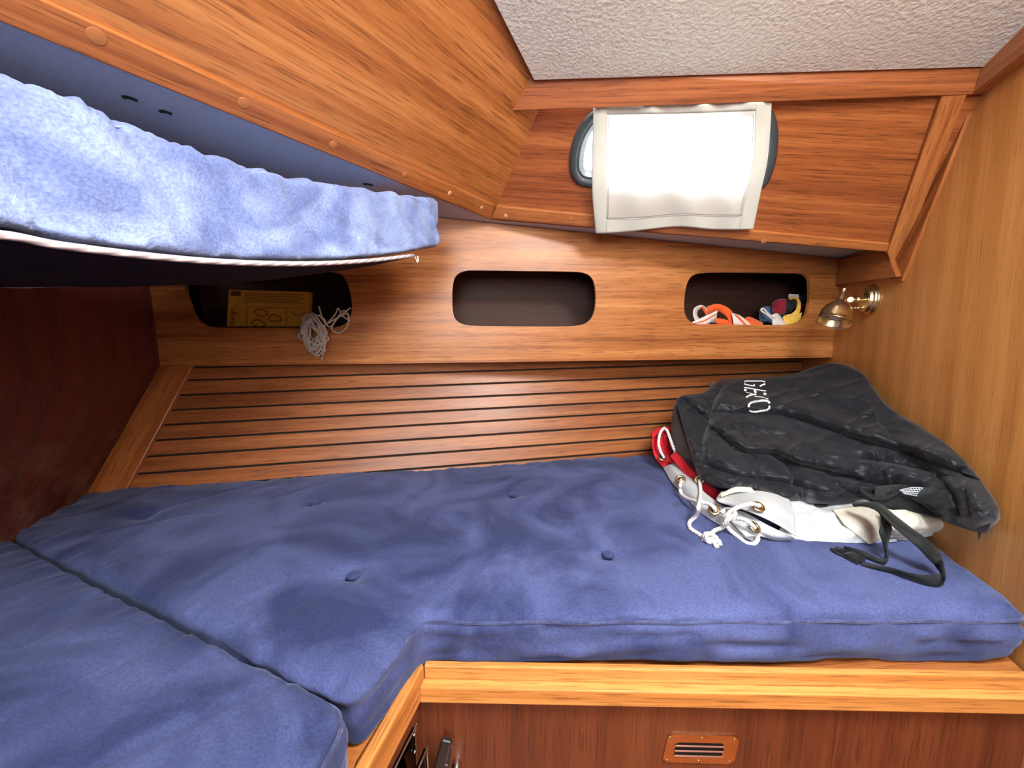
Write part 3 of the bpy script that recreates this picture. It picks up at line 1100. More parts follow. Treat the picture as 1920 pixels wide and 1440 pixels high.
def seam(poly, z, r_, parent, lo, hi, outw=.006):
    pp = np.array(poly)
    pts_ = []
    for i in range(len(pp)):
        t_ = pp[(i + 1) % len(pp)] - pp[i - 1]
        n_ = V(t_[1], -t_[0]) / (np.linalg.norm(t_) + 1e-9)
        pts_.append(V(*(pp[i] + n_ * outw), z))
    pq = np.array([p[:2] for p in pts_])
    ja, jb = zx_(20, 1002), zx_(630, 1300)
    je = jb - ja
    jt = np.clip(((pq - ja) @ je) / (je @ je), 0, 1)
    ok = np.linalg.norm(pq - (ja + jt[:, None] * je), axis=1) > .035
    k0 = [i for i in range(len(ok)) if ok[i] and not ok[i - 1]]
    if k0:
        runs = []
        for q0 in k0:
            run = []
            q = q0
            while ok[q % len(ok)] and len(run) < len(ok):
                run.append(pts_[q % len(ok)]); q += 1
            runs.append(run)
        pts_ = max(runs, key=len)
    out = []
    for a, b in zip(pts_[:-1], pts_[1:]):
        k = max(1, int(np.linalg.norm(b - a) / .03))
        for q in range(k):
            p = a + (b - a) * q / k
            out.append(p + V(0, 0, .0016 * math.sin(p[0] * 31) + .001 * math.sin(p[1] * 57)))
    out.append(pts_[-1])
    return tube('seam_piping', out, r_, 'piping', parent, seg=6, smooth_path=False)


seam(poly1, H - .019, .0030, lc, 0, len(poly1), outw=.0062)

z2 = H - .004
zy = lambda x, y: onz(x, y, z2)[:2]
cA = zy(646, 1320)
c2 = [zy(14, 1006), zy(180, 1094), (*zy(333, 1165), .3), (*cA, .035)]
dirf = nrm(V(*zy(583, 1440)) - V(*cA))
c2 += [V(*cA) + dirf * .8, V(-1.45, -.35), V(-1.50, .6)]
pts = [tuple(p) if len(p) == 3 else (p[0], p[1], .03) for p in c2]
poly2 = orient([np.array(p) for p in round_poly(pts, .02)])
lc2 = cushion('berth_cushion', poly2, z2, HT - .006, 'navy', seed=5, creases=[(*zy(430, 1210), *zy(300, 1300), .02, .004), (*zy(500, 1290), *zy(400, 1370), .015, .004)])
tag(lc2, 'navy velour cushion nearest the viewer, across the seam from the long one', 'cushion')
seam(poly2, z2 - .019, .0030, lc2, 0, len(poly2), outw=.0062)

# ------------------------------------------------------------------ upper canvas berth
ub0 = ray(830, 370) * (1.25 / ray(830, 370)[1])
ud = V(-sin(radians(20)), -cos(radians(20)), 0)
UF = (ub0, nrm(V(ud[1], -ud[0], 0)))
un = off(UF, 0)[1]            # towards the room
topc = [(-60, 98), (0, 137), (80, 168), (160, 192), (230, 222), (300, 250), (380, 284), (460, 305), (520, 325), (600, 338), (680, 352), (750, 364), (800, 369), (822, 372)]
botc = [(-60, 415), (0, 432), (80, 445), (160, 462), (230, 470), (300, 478), (380, 486), (460, 491), (520, 492), (600, 491), (680, 485), (750, 477), (800, 467), (825, 463)]
nu = 220
near = [ud * q + V(0, 0, -.16 * q + .06 * q * q) for q in (.95, .70, .48, .30, .17, .07)]   # the berth runs on past the photographer
topq = [onp(x, y, UF) for x, y in topc[1:]]
botq = [onp(x, y, UF) for x, y in botc[1:]]
nu = 300
tp = catmull([topq[0] + q for q in near] + topq, nu)
bt = catmull([botq[0] + q for q in near] + botq, nu)
ucrn = thing('bunk_cushion', bt.mean(0), 'blue velour mattress coloured as brightly lit in the hanging upper berth', 'mattress')
wid = .52
rows = []
sec = []
for a in np.linspace(0, 1, 9): sec.append((0 + .012 * (1 - math.sin(a * pi)) ** 2 * 0, a, 0))
ring_ = []
# cross-section: (depth inwards, height fraction): up the front, over the top, down the back, under
for t_ in np.linspace(.10, .90, 16): ring_.append((0.0, t_))
for a in np.linspace(0, 90, 6)[1:]: ring_.append((.016 * (1 - cos(radians(a))), .90 + .10 * sin(radians(a))))
for t_ in np.linspace(.06, wid - .02, 12): ring_.append((t_, 1.0))
ring_ += [(wid - .005, .96), (wid, .85), (wid, .15), (wid - .005, .04), (wid - .02, 0.0)]
for t_ in np.linspace(wid - .06, .045, 10): ring_.append((t_, 0.0))
for a in np.linspace(90, 0, 6)[:-1]: ring_.append((.03 * (1 - cos(radians(a))), .10 - .10 * sin(radians(a))))
G = np.array([[bt[i] + (tp[i] - bt[i]) * hfr - un * dep + V(0, 0, dep * .26 * (1 - max(0, i / nu - .19) / .81)) for i in range(nu)] for dep, hfr in ring_])
# rounded far end
uu = np.linspace(0, 1, nu)
ctr = G.mean(0)
for i in range(nu):
    e = max(0, (uu[i] - .986) / .014)
    if e > 0:
        sc_ = math.sqrt(max(0, 1 - (e * .96) ** 2)) * .14 + .86
        G[:, i] = ctr[i] + (G[:, i] - ctr[i]) * sc_
ln = fbm(G * V(14, 14, 5), 3)
wr_ = vn(np.stack([G[..., 0] * 12 + G[..., 2] * 16 + G[..., 1] * 12, G[..., 2] * 8, G[..., 0] * 3], -1))
wq = vn(np.stack([uu[None, :] * 12 + np.linspace(0, 1, len(ring_))[:, None] * 5, uu[None, :] * 3 + 0 * G[..., 0], G[..., 0] * 0 + 2], -1))
d_ = (.006 * ln + .013 * (1 - np.abs(wr_)) ** 4 - .009 * (1 - np.abs(wq)) ** 5 - .001)[..., None]
fr_ = np.array([1.0 if dep < .03 else .3 for dep, _ in ring_])[:, None, None]
G = G + un * d_ * fr_
eg = .003 * vn(np.stack([uu * 55, uu * 0, uu * 0], -1)) + .0025 * vn(np.stack([uu * 120, uu * 0 + 3, uu * 0], -1))
for k, (dep, hf) in enumerate(ring_):
    if hf > .85: G[k, :, 2] += eg * .9
nvr = len(ring_)
fs = gridfaces(nvr, nu, closev=True)
fs += [tuple(j * nu + nu - 1 for j in range(nvr)), tuple(j * nu for j in range(nvr))[::-1]]
mk('mattress_cover', G.reshape(-1, 3), fs, 'blue_lit', ucrn, smooth=True)
sm = np.array([G[18][i] + un * .001 + (bt[i] - tp[i]) * .03 for i in range(0, nu - 6, 2)])
tube('seam_piping', sm, .0016, 'blue_lit', ucrn, seg=6, smooth_path=False)

cot = thing('canvas_bunk', bt.mean(0), 'dark canvas sling of the upper berth edged with pale laced cord', 'bunk')
fr_px = [(-60, 428), (0, 440), (100, 458), (200, 471), (300, 482), (400, 490), (500, 494), (600, 494), (700, 488), (775, 479)]
FO = off(UF, .004)
frc = [onp(x, y, FO) for x, y in fr_px[1:]]
frc = [frc[0] + q for q in near] + frc
frc = catmull(frc, 80)
rp = [(-60, 533, .90), (0, 532, .97), (100, 532, 1.08), (200, 531, 1.20), (340, 526, 1.36), (430, 523, 1.42), (520, 516, 1.42), (600, 508, 1.41), (690, 497, 1.38), (775, 481, 1.22)]
rrc = []
for x, y, d in rp[1:]:
    r_ = ray(x, y); rrc.append(r_ * d / r_[1])
rrc = [rrc[0] + V(-.06, -1.0, -.02), rrc[0] + V(-.04, -.65, -.015), rrc[0] + V(-.02, -.28, -.006)] + rrc
rrc = catmull(rrc, 80)
mid = (frc + rrc) / 2 + V(0, 0, -.028) * np.sin(np.linspace(0, 1, 80) * pi)[:, None]
Gc = catmull(np.array([frc, mid, rrc]), 16)
sheet('canvas', Gc, 'canvas', cot, .003, (.002, 6))
tube('laced_cord', frc, .0046, 'cord_edge', cot, seg=8, smooth_path=False, taper=lambda t_: 1.0)
tube('rear_cord', rrc[:50] + V(.006, -.006, -.006), .0042, 'cord_edge', cot, seg=8, smooth_path=False)
q_ = onp(783, 480, FO)
tube('cord_end', [q_, q_ + V(.001, 0, -.010), q_ + V(-.002, 0, -.018)], .002, 'cord', cot, seg=6)
q_ = onp(778, 481, FO)
tube('cord_end', [q_, q_ + V(.002, 0, -.005), q_ + V(.005, 0, -.013)], .0012, 'cord', cot, seg=6)
# hull-side board that carries the sling
# ------------------------------------------------------------------ curtain
CP0 = off(WIN, .045)
cur = thing('curtain', onp(1275, 430, CP0), 'small translucent white window curtain with opaque hems hanging below the header board', 'curtain')


def cpt(x, y, d=0):
    return onp(x, y, off(WIN, .026 + d))


top_ = [(1113, 200), (1195, 198), (1280, 196), (1365, 193), (1447, 190)]
m1_ = [(1110, 300), (1195, 300), (1280, 300), (1362, 297), (1440, 292)]
m2_ = [(1111, 370), (1195, 372), (1275, 368), (1350, 366), (1425, 366)]
bo_ = [(1117, 438), (1180, 434), (1268, 425), (1340, 430), (1412, 430)]
nu_, nv_ = 90, 60
GP = loft([[np.array(p, float) for p in r_] for r_ in (top_, m1_, m2_, bo_)], nu_, nv_)
Gc = np.zeros((nv_, nu_, 3))
for j in range(nv_):
    for i in range(nu_):
        u, v_ = i / (nu_ - 1), j / (nv_ - 1)
        w_ = .007 * math.sin(u * 23 + 1.2 * math.sin(v_ * 3)) * (1 - .3 * v_) + .004 * math.sin(u * 43 + v_ * 4) * (1 - v_) ** 2 + .005 * v_ * math.sin(u * 9 + 1)
        Gc[j, i] = cpt(GP[j, i, 0], GP[j, i, 1], w_ + .01)
i0, i1, j1, j0 = 8, nu_ - 9, nv_ - 9, 4
sheet('sheer_panel', Gc[j0 - 1:j1 + 1, i0 - 1:i1 + 1], 'curtain', cur, .0008, (0, 1))
nh = nW * .0012
sheet('hem', Gc[:, :i0] + nh, 'hem', cur, .0012, (0, 1))
sheet('hem', Gc[:, i1:] + nh, 'hem', cur, .0012, (0, 1))
sheet('hem', Gc[j1:, i0 - 1:i1 + 1] + nh, 'hem', cur, .0012, (0, 1))
sheet('heading', Gc[:j0, i0 - 1:i1 + 1] + nh, 'hem', cur, .0012, (0, 1))
for A_ in (Gc[j0:j1 + 1, i0], Gc[j0:j1 + 1, i1 - 1], Gc[j1, i0:i1]):
    tube('hem_stitch', A_ + nW * .003, .0012, 'white_cloth', cur, seg=5, smooth_path=False)

# ------------------------------------------------------------------ brass reading lamp on the right bulkhead
lb_ = onp(1636, 562, RB)
wn = -RB[1]
lamp = thing('reading_lamp', lb_, 'polished brass swivel reading lamp on the wooden bulkhead above the black bag', 'lamp')
lathe('wall_plate', lb_, wn, [(0, .056), (.006, .056), (.009, .052), (.014, .051), (.017, .046), (.026, .044), (.030, .037), (.031, .004)], 'brass', lamp, seg=40)
dl = np.linalg.norm(lb_)
kn_ = ray(1588, 562) * (lb_[1] - .02) / ray(1588, 562)[1]
arm0 = lb_ + wn * .028
tube('arm', [arm0, arm0 + (kn_ - arm0) * .5, kn_], .0070, 'brass', lamp, seg=12)
lathe('arm_collar', arm0 + (kn_ - arm0) * .35, kn_ - arm0, [(0, .008), (.003, .012), (.008, .012), (.011, .008)], 'brass', lamp, seg=20)
lathe('knuckle', kn_ + V(.010, 0, -.001), V(-.5, -1, 0), [(-.012, .008), (-.010, .013), (.010, .013), (.013, .010)], 'brass', lamp, seg=20)
sw = lb_ + wn * .028 + V(0, 0, -.030)
lathe('switch', sw, wn, [(0, .005), (.010, .005), (.012, .008), (.017, .008), (.020, .004), (.030, .004), (.033, .006), (.038, .003)], 'brass', lamp, seg=14)
dd = kn_[1] - .02
at = lambda x, y, d: ray(x, y) * d / ray(x, y)[1]
s0 = at(1583, 541, dd); s1 = at(1563, 604, dd - .03)
axl = nrm(s1 - s0)
Ls = np.linalg.norm(s1 - s0)
lathe('shade', s0, axl, [(.0, .007), (.003, .0085), (.008, .007), (.022, .007), (.024, .011), (.046, .013), (Ls * .40, .015), (Ls * .46, .026), (Ls * .56, .038), (Ls * .70, .046), (Ls * .85, .049), (Ls * .97, .051), (Ls, .055), (Ls + .002, .054), (Ls - .006, .049), (Ls * .75, .044), (Ls * .55, .030)], 'brass', lamp, seg=40)
lathe('bulb', s0 + axl * Ls * .60, axl, [(0, .014), (.02, .024), (.032, .022), (.040, .010)], 'white_web', lamp, seg=20)

# ------------------------------------------------------------------ things in the openings
zs = .006
cabp = lambda x, y, d=0.0: onp(x, y, (CAB[0] - nC * d, nC))
bx0 = cabp(424, 616, .10); bx1 = cabp(578, 616, .10); bx2 = cabp(581, 547, .13); bx3 = cabp(429, 543, .13)
card = thing('instruction_box', (bx0 + bx1) / 2, 'flat yellow printed box standing in the darkest shelf opening', 'box')
bn = nrm(np.cross(bx1 - bx0, bx3 - bx0)); bn = bn if bn[1] < 0 else -bn
slab('carton', [bx0, bx1, bx2, bx3], .03, 'yellow_card', dC, card, bev=.002)
BX = lambda u, v_: bx0 + (bx1 - bx0) * u + (bx3 + (bx2 - bx3) * u - bx0 - (bx1 - bx0) * u) * v_ + bn * .0006


def pr_rect(u0, v0, u1, v1, t=.0):
    slab('print_mark', [BX(u0, v0), BX(u1, v0), BX(u1, v1), BX(u0, v1)], .0006, 'print', dC, card, bev=0)


pr_rect(.03, .84, .15, .97)
for k in range(5):
    pr_rect(.20, .90 - k * .055, .93 - .06 * (k % 2), .915 - k * .055)
for u in (.24, .72):
    pr_rect(u, .08, u + .006, .56)
pr_rect(.24, .55, .97, .562)
for k in range(6):
    pr_rect(.05, .10 + .06 * k, .09, .125 + .06 * k)


def squiggle(pts_, w_=.0016):
    tube('print_drawing', [BX(u, v_) for u, v_ in pts_], w_, 'print', card, seg=5, n=28)


for (u, v_) in ((.40, .42), (.58, .28), (.38, .14)):
    squiggle([(u - .08, v_ - .02), (u - .04, v_ + .08), (u + .04, v_ + .06), (u + .09, v_ - .05), (u + .02, v_ - .09), (u - .05, v_ - .06)], .0022)
squiggle([(.78, .46), (.82, .38), (.90, .36), (.95, .44), (.97, .36)])
squiggle([(.08, .50), (.05, .44), (.09, .38), (.13, .42)])

rnd = random.Random(4)
hk = []
for k in range(120):
    t_ = k / 119
    a = k * 1.02 + rnd.uniform(-.25, .25)
    wob = rnd.uniform(.45, 1.0)
    cxp = 590 + rnd.uniform(-5, 5) - 3 * t_
    cyp = 625 + 10 * math.sin(t_ * 9)
    x = cxp + cos(a) * 25 * wob * (1 - .25 * max(0, (sin(a)))) + 4 * sin(a)
    y = cyp + sin(a) * 38 * wob * .9
    dep = -.012 - .035 * rnd.random()
    hk.append(cabp(x, y, dep))
hk += [cabp(598, 648, -.03), cabp(606, 660, -.02), cabp(603, 676, -.012)]
hank = thing('cord_hank', cabp(585, 660, -.02), 'tangled hank of thin grey cord spilling over the shelf edge beside the yellow box', 'cord')
tube('coil', hk, .0033, 'cord_grey', hank, seg=6, n=900)
tube('coil', [cabp(598, 590, -.02), cabp(612, 606, -.02), cabp(625, 600, -.02), cabp(640, 592, -.015), cabp(652, 590, -.012), cabp(651, 612, -.014), cabp(636, 624, -.016), cabp(622, 617, -.018), cabp(630, 600, -.018), cabp(648, 584, -.01), cabp(657, 577, .01)], .0033, 'cord_grey', hank, seg=6, n=120)
tube('coil', [cabp(612, 608, -.022), cabp(628, 590, -.02), cabp(634, 578, .01), cabp(640, 590, -.012), cabp(650, 598, -.01), cabp(658, 600, .01), cabp(644, 582, .0), cabp(620, 612, -.018), cabp(606, 600, -.02), cabp(600, 582, .0), cabp(598, 575, .01)], .0030, 'cord_grey', hank, seg=6, n=120)

har = thing('safety_harness', cabp(1360, 607, .08), 'tangled orange and white striped webbing harness in the shelf opening by the lamp', 'harness')


def web(name, A_, B_, mat, parent, d0=.06):
    a = [cabp(x, y, d) for x, y, d in A_]; b = [cabp(x, y, d) for x, y, d in B_]
    return ribbon(name, a, b, mat, parent)


web('white_strap', [(1306, 608, .05), (1300, 590, .05), (1303, 577, .06), (1318, 573, .07), (1332, 590, .08), (1343, 606, .09)], [(1312, 600, .07), (1307, 590, .08), (1310, 582, .09), (1322, 580, .10), (1322, 592, .10), (1330, 604, .11)], 'white_web', har)
web('white_strap', [(1294, 606, .03), (1315, 596, .03), (1345, 582, .04)], [(1300, 610, .03), (1325, 608, .03), (1343, 596, .04)], 'white_web', har)
web('stripe', [(1296, 607, .027), (1320, 600, .027), (1344, 587, .037)], [(1298, 608, .027), (1321, 602, .027), (1344, 589, .037)], 'orange', har)
web('stripe', [(1318, 574, .058), (1326, 585, .066), (1333, 596, .078)], [(1315, 576, .06), (1322, 588, .068), (1329, 599, .08)], 'orange', har)
web('orange_strap', [(1325, 575, .07), (1345, 570, .06), (1365, 577, .05), (1378, 592, .05), (1385, 610, .05)], [(1328, 590, .08), (1345, 584, .07), (1358, 590, .06), (1366, 600, .05), (1368, 612, .05)], 'orange', har)
web('orange_strap', [(1340, 596, .05), (1355, 598, .05), (1375, 603, .06)], [(1342, 606, .05), (1356, 610, .05), (1375, 612, .06)], 'orange', har)
web('white_strap', [(1372, 587, .03), (1388, 592, .03), (1410, 610, .03)], [(1376, 611, .03), (1384, 612, .03), (1394, 614, .03)], 'white_web', har)
web('stripe', [(1380, 589, .027), (1390, 598, .027), (1402, 611, .027)], [(1377, 590, .027), (1387, 600, .027), (1398, 612, .027)], 'orange', har)
web('orange_strap', [(1392, 601, .07), (1402, 594, .07), (1415, 598, .07), (1430, 606, .07)], [(1398, 614, .06), (1405, 610, .06), (1415, 612, .06), (1430, 613, .06)], 'orange', har)
web('orange_strap', [(1300, 608, .02), (1340, 608, .02), (1420, 609, .02)], [(1300, 612, .02), (1340, 613, .02), (1420, 613, .02)], 'orange', har)


def blob(name, cx_, cy_, d, rx, ry, rz, mat, parent=None, amp=.25, fr=18, seed=0):
    c = cabp(cx_, cy_, d)
    nth, nph = 24, 36
    v = []
    for i in range(nth + 1):
        th = pi * i / nth
        for j in range(nph):
            ph = 2 * pi * j / nph
            v.append(V(sin(th) * cos(ph), sin(th) * sin(ph), cos(th)))
    v = np.array(v)
    k = 1 + amp * fbm(v * 1.7 + seed, 3)
    v = np.sign(v) * np.abs(v) ** .8 * k[:, None] * V(rx, ry, rz)
    return mk(name, v + c, gridfaces(nth + 1, nph, closeu=True), mat, parent, smooth=True)


o = blob('folded_cloth', 1447, 590, .16, .052, .03, .042, 'blue_cloth', seed=2)
tag(o, 'crumpled blue cloth lying behind the small white bag in the shelf opening', 'cloth')
fl = thing('signal_flag', cabp(1472, 600, .10), 'rolled maroon, black and yellow flag in the shelf opening nearest the lamp', 'flag')
blob('maroon_field', 1464, 575, .10, .036, .03, .034, 'maroon', fl, .12, seed=5)
web('black_field', [(1474, 560, .075), (1485, 560, .07), (1495, 563, .07), (1496, 572, .07)], [(1474, 588, .07), (1480, 586, .065), (1486, 580, .065), (1490, 576, .065)], 'black_cloth', fl)
web('yellow_field', [(1478, 560, .06), (1490, 556, .06), (1500, 564, .06), (1501, 580, .05), (1494, 592, .05), (1478, 592, .045), (1468, 595, .04)], [(1482, 562, .07), (1490, 561, .07), (1494, 568, .07), (1492, 580, .06), (1484, 588, .06), (1476, 590, .05), (1470, 592, .05)], 'yellow', fl)
web('yellow_field', [(1467, 594, .04), (1480, 591, .035), (1492, 590, .035), (1503, 586, .04)], [(1473, 612, .03), (1482, 612, .028), (1492, 610, .03), (1500, 604, .035)], 'yellow', fl)
web('white_header', [(1479, 551, .10), (1497, 552, .10)], [(1478, 558, .10), (1498, 561, .10)], 'white_web', fl)
blob('maroon_field', 1505, 585, .13, .018, .03, .04, 'maroon', fl, .12, seed=9)
o = blob('folded_cloth', 1510, 565, .17, .03, .03, .03, 'blue_cloth', seed=11)
tag(o, 'blue cloth corner behind the rolled flag at the rim of the shelf opening', 'cloth')
pb2 = thing('white_pouch', cabp(1450, 608, .04), 'small white cloth pouch with a loop beside the rolled flag', 'pouch')
web('flap', [(1447, 590, .04), (1458, 588, .035), (1468, 600, .03), (1476, 611, .03)], [(1448, 603, .03), (1450, 612, .025), (1462, 613, .025), (1472, 614, .025)], 'white_web', pb2)
tube('loop', [cabp(1450, 600, .03), cabp(1438, 590, .03), cabp(1428, 583, .03), cabp(1428, 579, .03), cabp(1433, 580, .03), cabp(1442, 590, .03), cabp(1454, 596, .03)], .0035, 'white_web', pb2, seg=8)

# ------------------------------------------------------------------ red and white sack below the bag
sk = thing('canvas_sack', onz(1500, 1000, H), 'red and white eyeleted sailcloth sack with white cord, squashed under the black bag', 'sack')


def cp(x, y, hgt):
    """point above the cushion"""
    return onz(x, y, H + .007 + hgt)


def dp(x, y, d):
    r_ = ray(x, y)
    return r_ * d / r_[1]


def cloth(name, rows, mat, nu=40, nv=24, noise=(.004, 12), thick=.003, label=None, parent=None):
    G = loft([[np.asarray(p) for p in r_] for r_ in rows], nu, nv)
    return sheet(name, G, mat, parent or sk, thick, noise, label)


yb = lambda x, y: onz(x, y, H)[1]
cloth('red_mouth', [[dp(1222, 814, 1.60), dp(1243, 802, 1.62), dp(1285, 803, 1.64)],
                    [dp(1223, 836, 1.57), dp(1250, 840, 1.60), dp(1295, 850, 1.62)],
                    [dp(1227, 856, 1.54), dp(1256, 862, 1.54), dp(1305, 880, 1.50)],
                    [cp(1243, 878, .004), cp(1264, 872, .02), dp(1315, 905, 1.40)]], 'red_cloth', noise=(.008, 16))
cloth('red_lip', [[dp(1222, 812, 1.585), dp(1233, 803, 1.60), dp(1262, 800, 1.61), dp(1285, 803, 1.62)],
                  [dp(1223, 822, 1.56), dp(1236, 812, 1.575), dp(1262, 808, 1.59), dp(1285, 812, 1.60)]], 'red_cloth', nv=8, noise=(.002, 16))
cloth('red_fold', [[dp(1256, 856, 1.50), dp(1270, 846, 1.50), dp(1295, 848, 1.50)],
                   [dp(1277, 880, 1.43), dp(1295, 872, 1.41), dp(1318, 880, 1.42)],
                   [dp(1305, 908, 1.33), dp(1318, 900, 1.32), dp(1335, 910, 1.33)],
                   [dp(1325, 935, 1.27), dp(1342, 925, 1.25), dp(1362, 925, 1.26)],
                   [dp(1352, 945, 1.25), dp(1366, 938, 1.23), dp(1390, 925, 1.24)]], 'red_cloth', noise=(.004, 14))
cloth('eyelet_band', [[cp(1243, 877, .002), cp(1262, 907, .002), cp(1290, 937, .002), cp(1315, 962, .002), cp(1352, 986, .002), cp(1400, 1010, .002), cp(1425, 1015, .002)],
                      [cp(1256, 871, .03), cp(1277, 896, .03), cp(1300, 925, .028), cp(1328, 952, .025), cp(1358, 972, .022), cp(1395, 993, .02), cp(1420, 1004, .02)],
                      [cp(1273, 865, .035), cp(1292, 886, .03), cp(1310, 913, .03), cp(1342, 940, .03), cp(1368, 955, .028), cp(1400, 975, .028), cp(1425, 990, .02)]], 'white_cloth', nu=70, noise=(.003, 14))
cloth('lower_flap', [[cp(1362, 955, .03), cp(1395, 960, .045), cp(1440, 985, .05), cp(1491, 1008, .03)],
                     [cp(1372, 978, .03), cp(1405, 985, .035), cp(1445, 1003, .03), cp(1487, 1010, .02)],
                     [cp(1398, 1006, .02), cp(1425, 1005, .02), cp(1455, 1012, .01), cp(1480, 1012, .006)]], 'white_cloth', noise=(.003, 14))
cloth('upper_flap', [[cp(1352, 922, .05), cp(1400, 915, .07), cp(1440, 922, .075), cp(1478, 932, .06)],
                     [cp(1344, 938, .05), cp(1400, 938, .075), cp(1450, 948, .075), cp(1488, 965, .05)],
                     [cp(1370, 948, .05), cp(1412, 962, .07), cp(1455, 982, .06), cp(1492, 1005, .035)]], 'white_cloth', noise=(.003, 12))
cloth('cream_lining', [[cp(1350, 926, .07), cp(1378, 914, .085), cp(1408, 914, .085)],
                       [cp(1352, 932, .06), cp(1382, 923, .075), cp(1415, 923, .075)]], 'cream_cloth', nv=8)
cloth('white_body', [[cp(1465, 925, .05), cp(1540, 932, .06), cp(1620, 935, .07), cp(1700, 945, .07), cp(1775, 975, .04)],
                     [cp(1462, 950, .05), cp(1540, 958, .05), cp(1620, 962, .055), cp(1705, 968, .05), cp(1785, 985, .03)],
                     [cp(1462, 985, .03), cp(1540, 992, .032), cp(1620, 995, .035), cp(1705, 992, .03), cp(1790, 992, .015)],
                     [cp(1450, 1013, .002), cp(1530, 1016, .002), cp(1610, 1019, .002), cp(1690, 1014, .002), cp(1780, 998, .002)]], 'white_cloth', nu=130, nv=60, noise=(.020, 17))
cloth('corner_flap', [[cp(1562, 955, .066), cp(1600, 950, .07), cp(1650, 955, .065)],
                      [cp(1585, 985, .05), cp(1620, 985, .055), cp(1652, 980, .05)],
                      [cp(1628, 1020, .012), cp(1634, 1019, .012), cp(1650, 1010, .02)]], 'cream_cloth', noise=(.004, 14))
cloth('crumpled_fold', [[cp(1650, 955, .09), cp(1700, 958, .09), cp(1735, 968, .07), cp(1760, 975, .05)],
                        [cp(1655, 985, .06), cp(1700, 988, .06), cp(1740, 985, .055), cp(1768, 985, .04)],
                        [cp(1665, 1008, .02), cp(1700, 1006, .02), cp(1745, 998, .02), cp(1790, 995, .008)]], 'cream_cloth', noise=(.014, 22))


def eyelet(p, nrml):
    ring('eyelet', p + nrm(nrml) * .003, nrml, .0125, .0048, 'brass_dull', sk, flat=.5)
    lathe('eyelet_hole', p + nrm(nrml) * .001, nrml, [(0, .009), (.0015, .009)], 'dark', sk, seg=16)


eb_n = V(-.35, -.55, .75)
eyelet(cp(1276, 899, .036), V(-.3, -.6, .8))
eyelet(cp(1339, 957, .034), V(-.3, -.55, .8))
eyelet(cp(1421, 951, .086), V(0, -.5, .85))
eyelet(cp(1414, 989, .042), V(.25, -.55, .75))
eyelet(dp(1241, 858, 1.53), V(0, -.6, .8))
eyelet(dp(1311, 900, 1.31), V(-.6, -.7, .3))
cords = [
    [dp(1246, 802, 1.57), dp(1240, 808, 1.55), dp(1236, 819, 1.54), dp(1235, 833, 1.53), dp(1239, 847, 1.52), dp(1245, 858, 1.52)],
    [dp(1244, 802, 1.58), dp(1251, 808, 1.56), dp(1257, 824, 1.53), dp(1262, 838, 1.51), dp(1268, 850, 1.50)],
    [cp(1277, 899, .036), cp(1276, 908, .05), cp(1275, 917, .03), cp(1279, 928, .02), cp(1291, 936, .03), cp(1306, 940, .044), cp(1326, 944, .05), cp(1337, 950, .05), cp(1342, 958, .036)],
    [dp(1311, 900, 1.30), dp(1313, 912, 1.26), dp(1313, 928, 1.20), cp(1310, 948, .075), cp(1306, 966, .03), cp(1293, 979, .008), cp(1294, 990, .006), cp(1308, 1000, .006), cp(1322, 1009, .008)],
    [cp(1330, 1004, .012), cp(1340, 995, .012), cp(1354, 989, .02), cp(1363, 978, .05), cp(1364, 966, .065), cp(1376, 955, .08), cp(1396, 947, .095), cp(1412, 945, .10), cp(1424, 950, .086)],
    [cp(1364, 974, .05), cp(1378, 972, .055), cp(1392, 973, .062), cp(1404, 979, .06), cp(1415, 990, .042)],
    [cp(1360, 984, .03), cp(1370, 995, .014), cp(1386, 1008, .006), cp(1401, 1019, .004), cp(1414, 1019, .006), cp(1421, 1011, .012), cp(1420, 1005, .02)],
    [cp(1352, 962, .05), cp(1362, 955, .06), cp(1374, 957, .075), cp(1378, 965, .075), cp(1366, 972, .07), cp(1358, 982, .05)],
]
for c in cords:
    tube('draw_cord', c, .0058, 'cord', sk, seg=8)
kc = cp(1331, 1010, .012)
kk = []
for k in range(26):
    a = k * .95
    kk.append(kc + V(cos(a) * .014, sin(a * 1.3) * .012, sin(a * .7) * .009))
tube('knot', kk, .0056, 'cord', sk, seg=8, n=160)
tube('cord_tail', [kc, kc + V(.002, -.015, .0), kc + V(.003, -.034, -.006)], .0060, 'cord', sk, seg=8)
tube('cord_tail', [kc + V(.01, 0, 0), kc + V(.018, -.012, .0), kc + V(.016, -.024, -.006)], .0056, 'cord', sk, seg=8)

# ------------------------------------------------------------------ black bag
bag = thing('sail_bag', onz(1560, 960, H), 'large black sailcloth bag with white stencilled letters heaped on the red and white sack', 'bag')
#        bottom px    top px    d_bottom d_top
cols = [((1300, 868), (1269, 760), 1.42, 1.55),
        ((1311, 893), (1280, 742), 1.35, 1.60),
        ((1335, 908), (1320, 736), 1.28, 1.62),
        ((1370, 917), (1349, 714), 1.22, 1.64),
        ((1425, 925), (1395, 709), 1.20, 1.63),
        ((1470, 935), (1452, 706), 1.18, 1.61),
        ((1510, 943), (1495, 700), 1.16, 1.58),
        ((1565, 945), (1560, 681), 1.13, 1.54),
        ((1620, 935), (1612, 696), 1.12, 1.43),
        ((1655, 928), (1636, 724), 1.10, 1.35),
        ((1690, 930), (1670, 765), 1.07, 1.25),
        ((1735, 950), (1730, 802), 1.02, 1.11),
        ((1775, 978), (1780, 838), .96, 1.01),
        ((1800, 988), (1818, 874), .93, .945),
        ((1825, 996), (1850, 915), .895, .905),
        ((1845, 1000), (1872, 950), .868, .874),
        ((1856, 998), (1876, 972), .862, .866)]
nbc = len(cols)
vs = [0, .12, .3, .5, .7, .86, 1.0]
pr_ = [1.0, .95, .9, .9, .92, .97, 1.0]
R_ = []
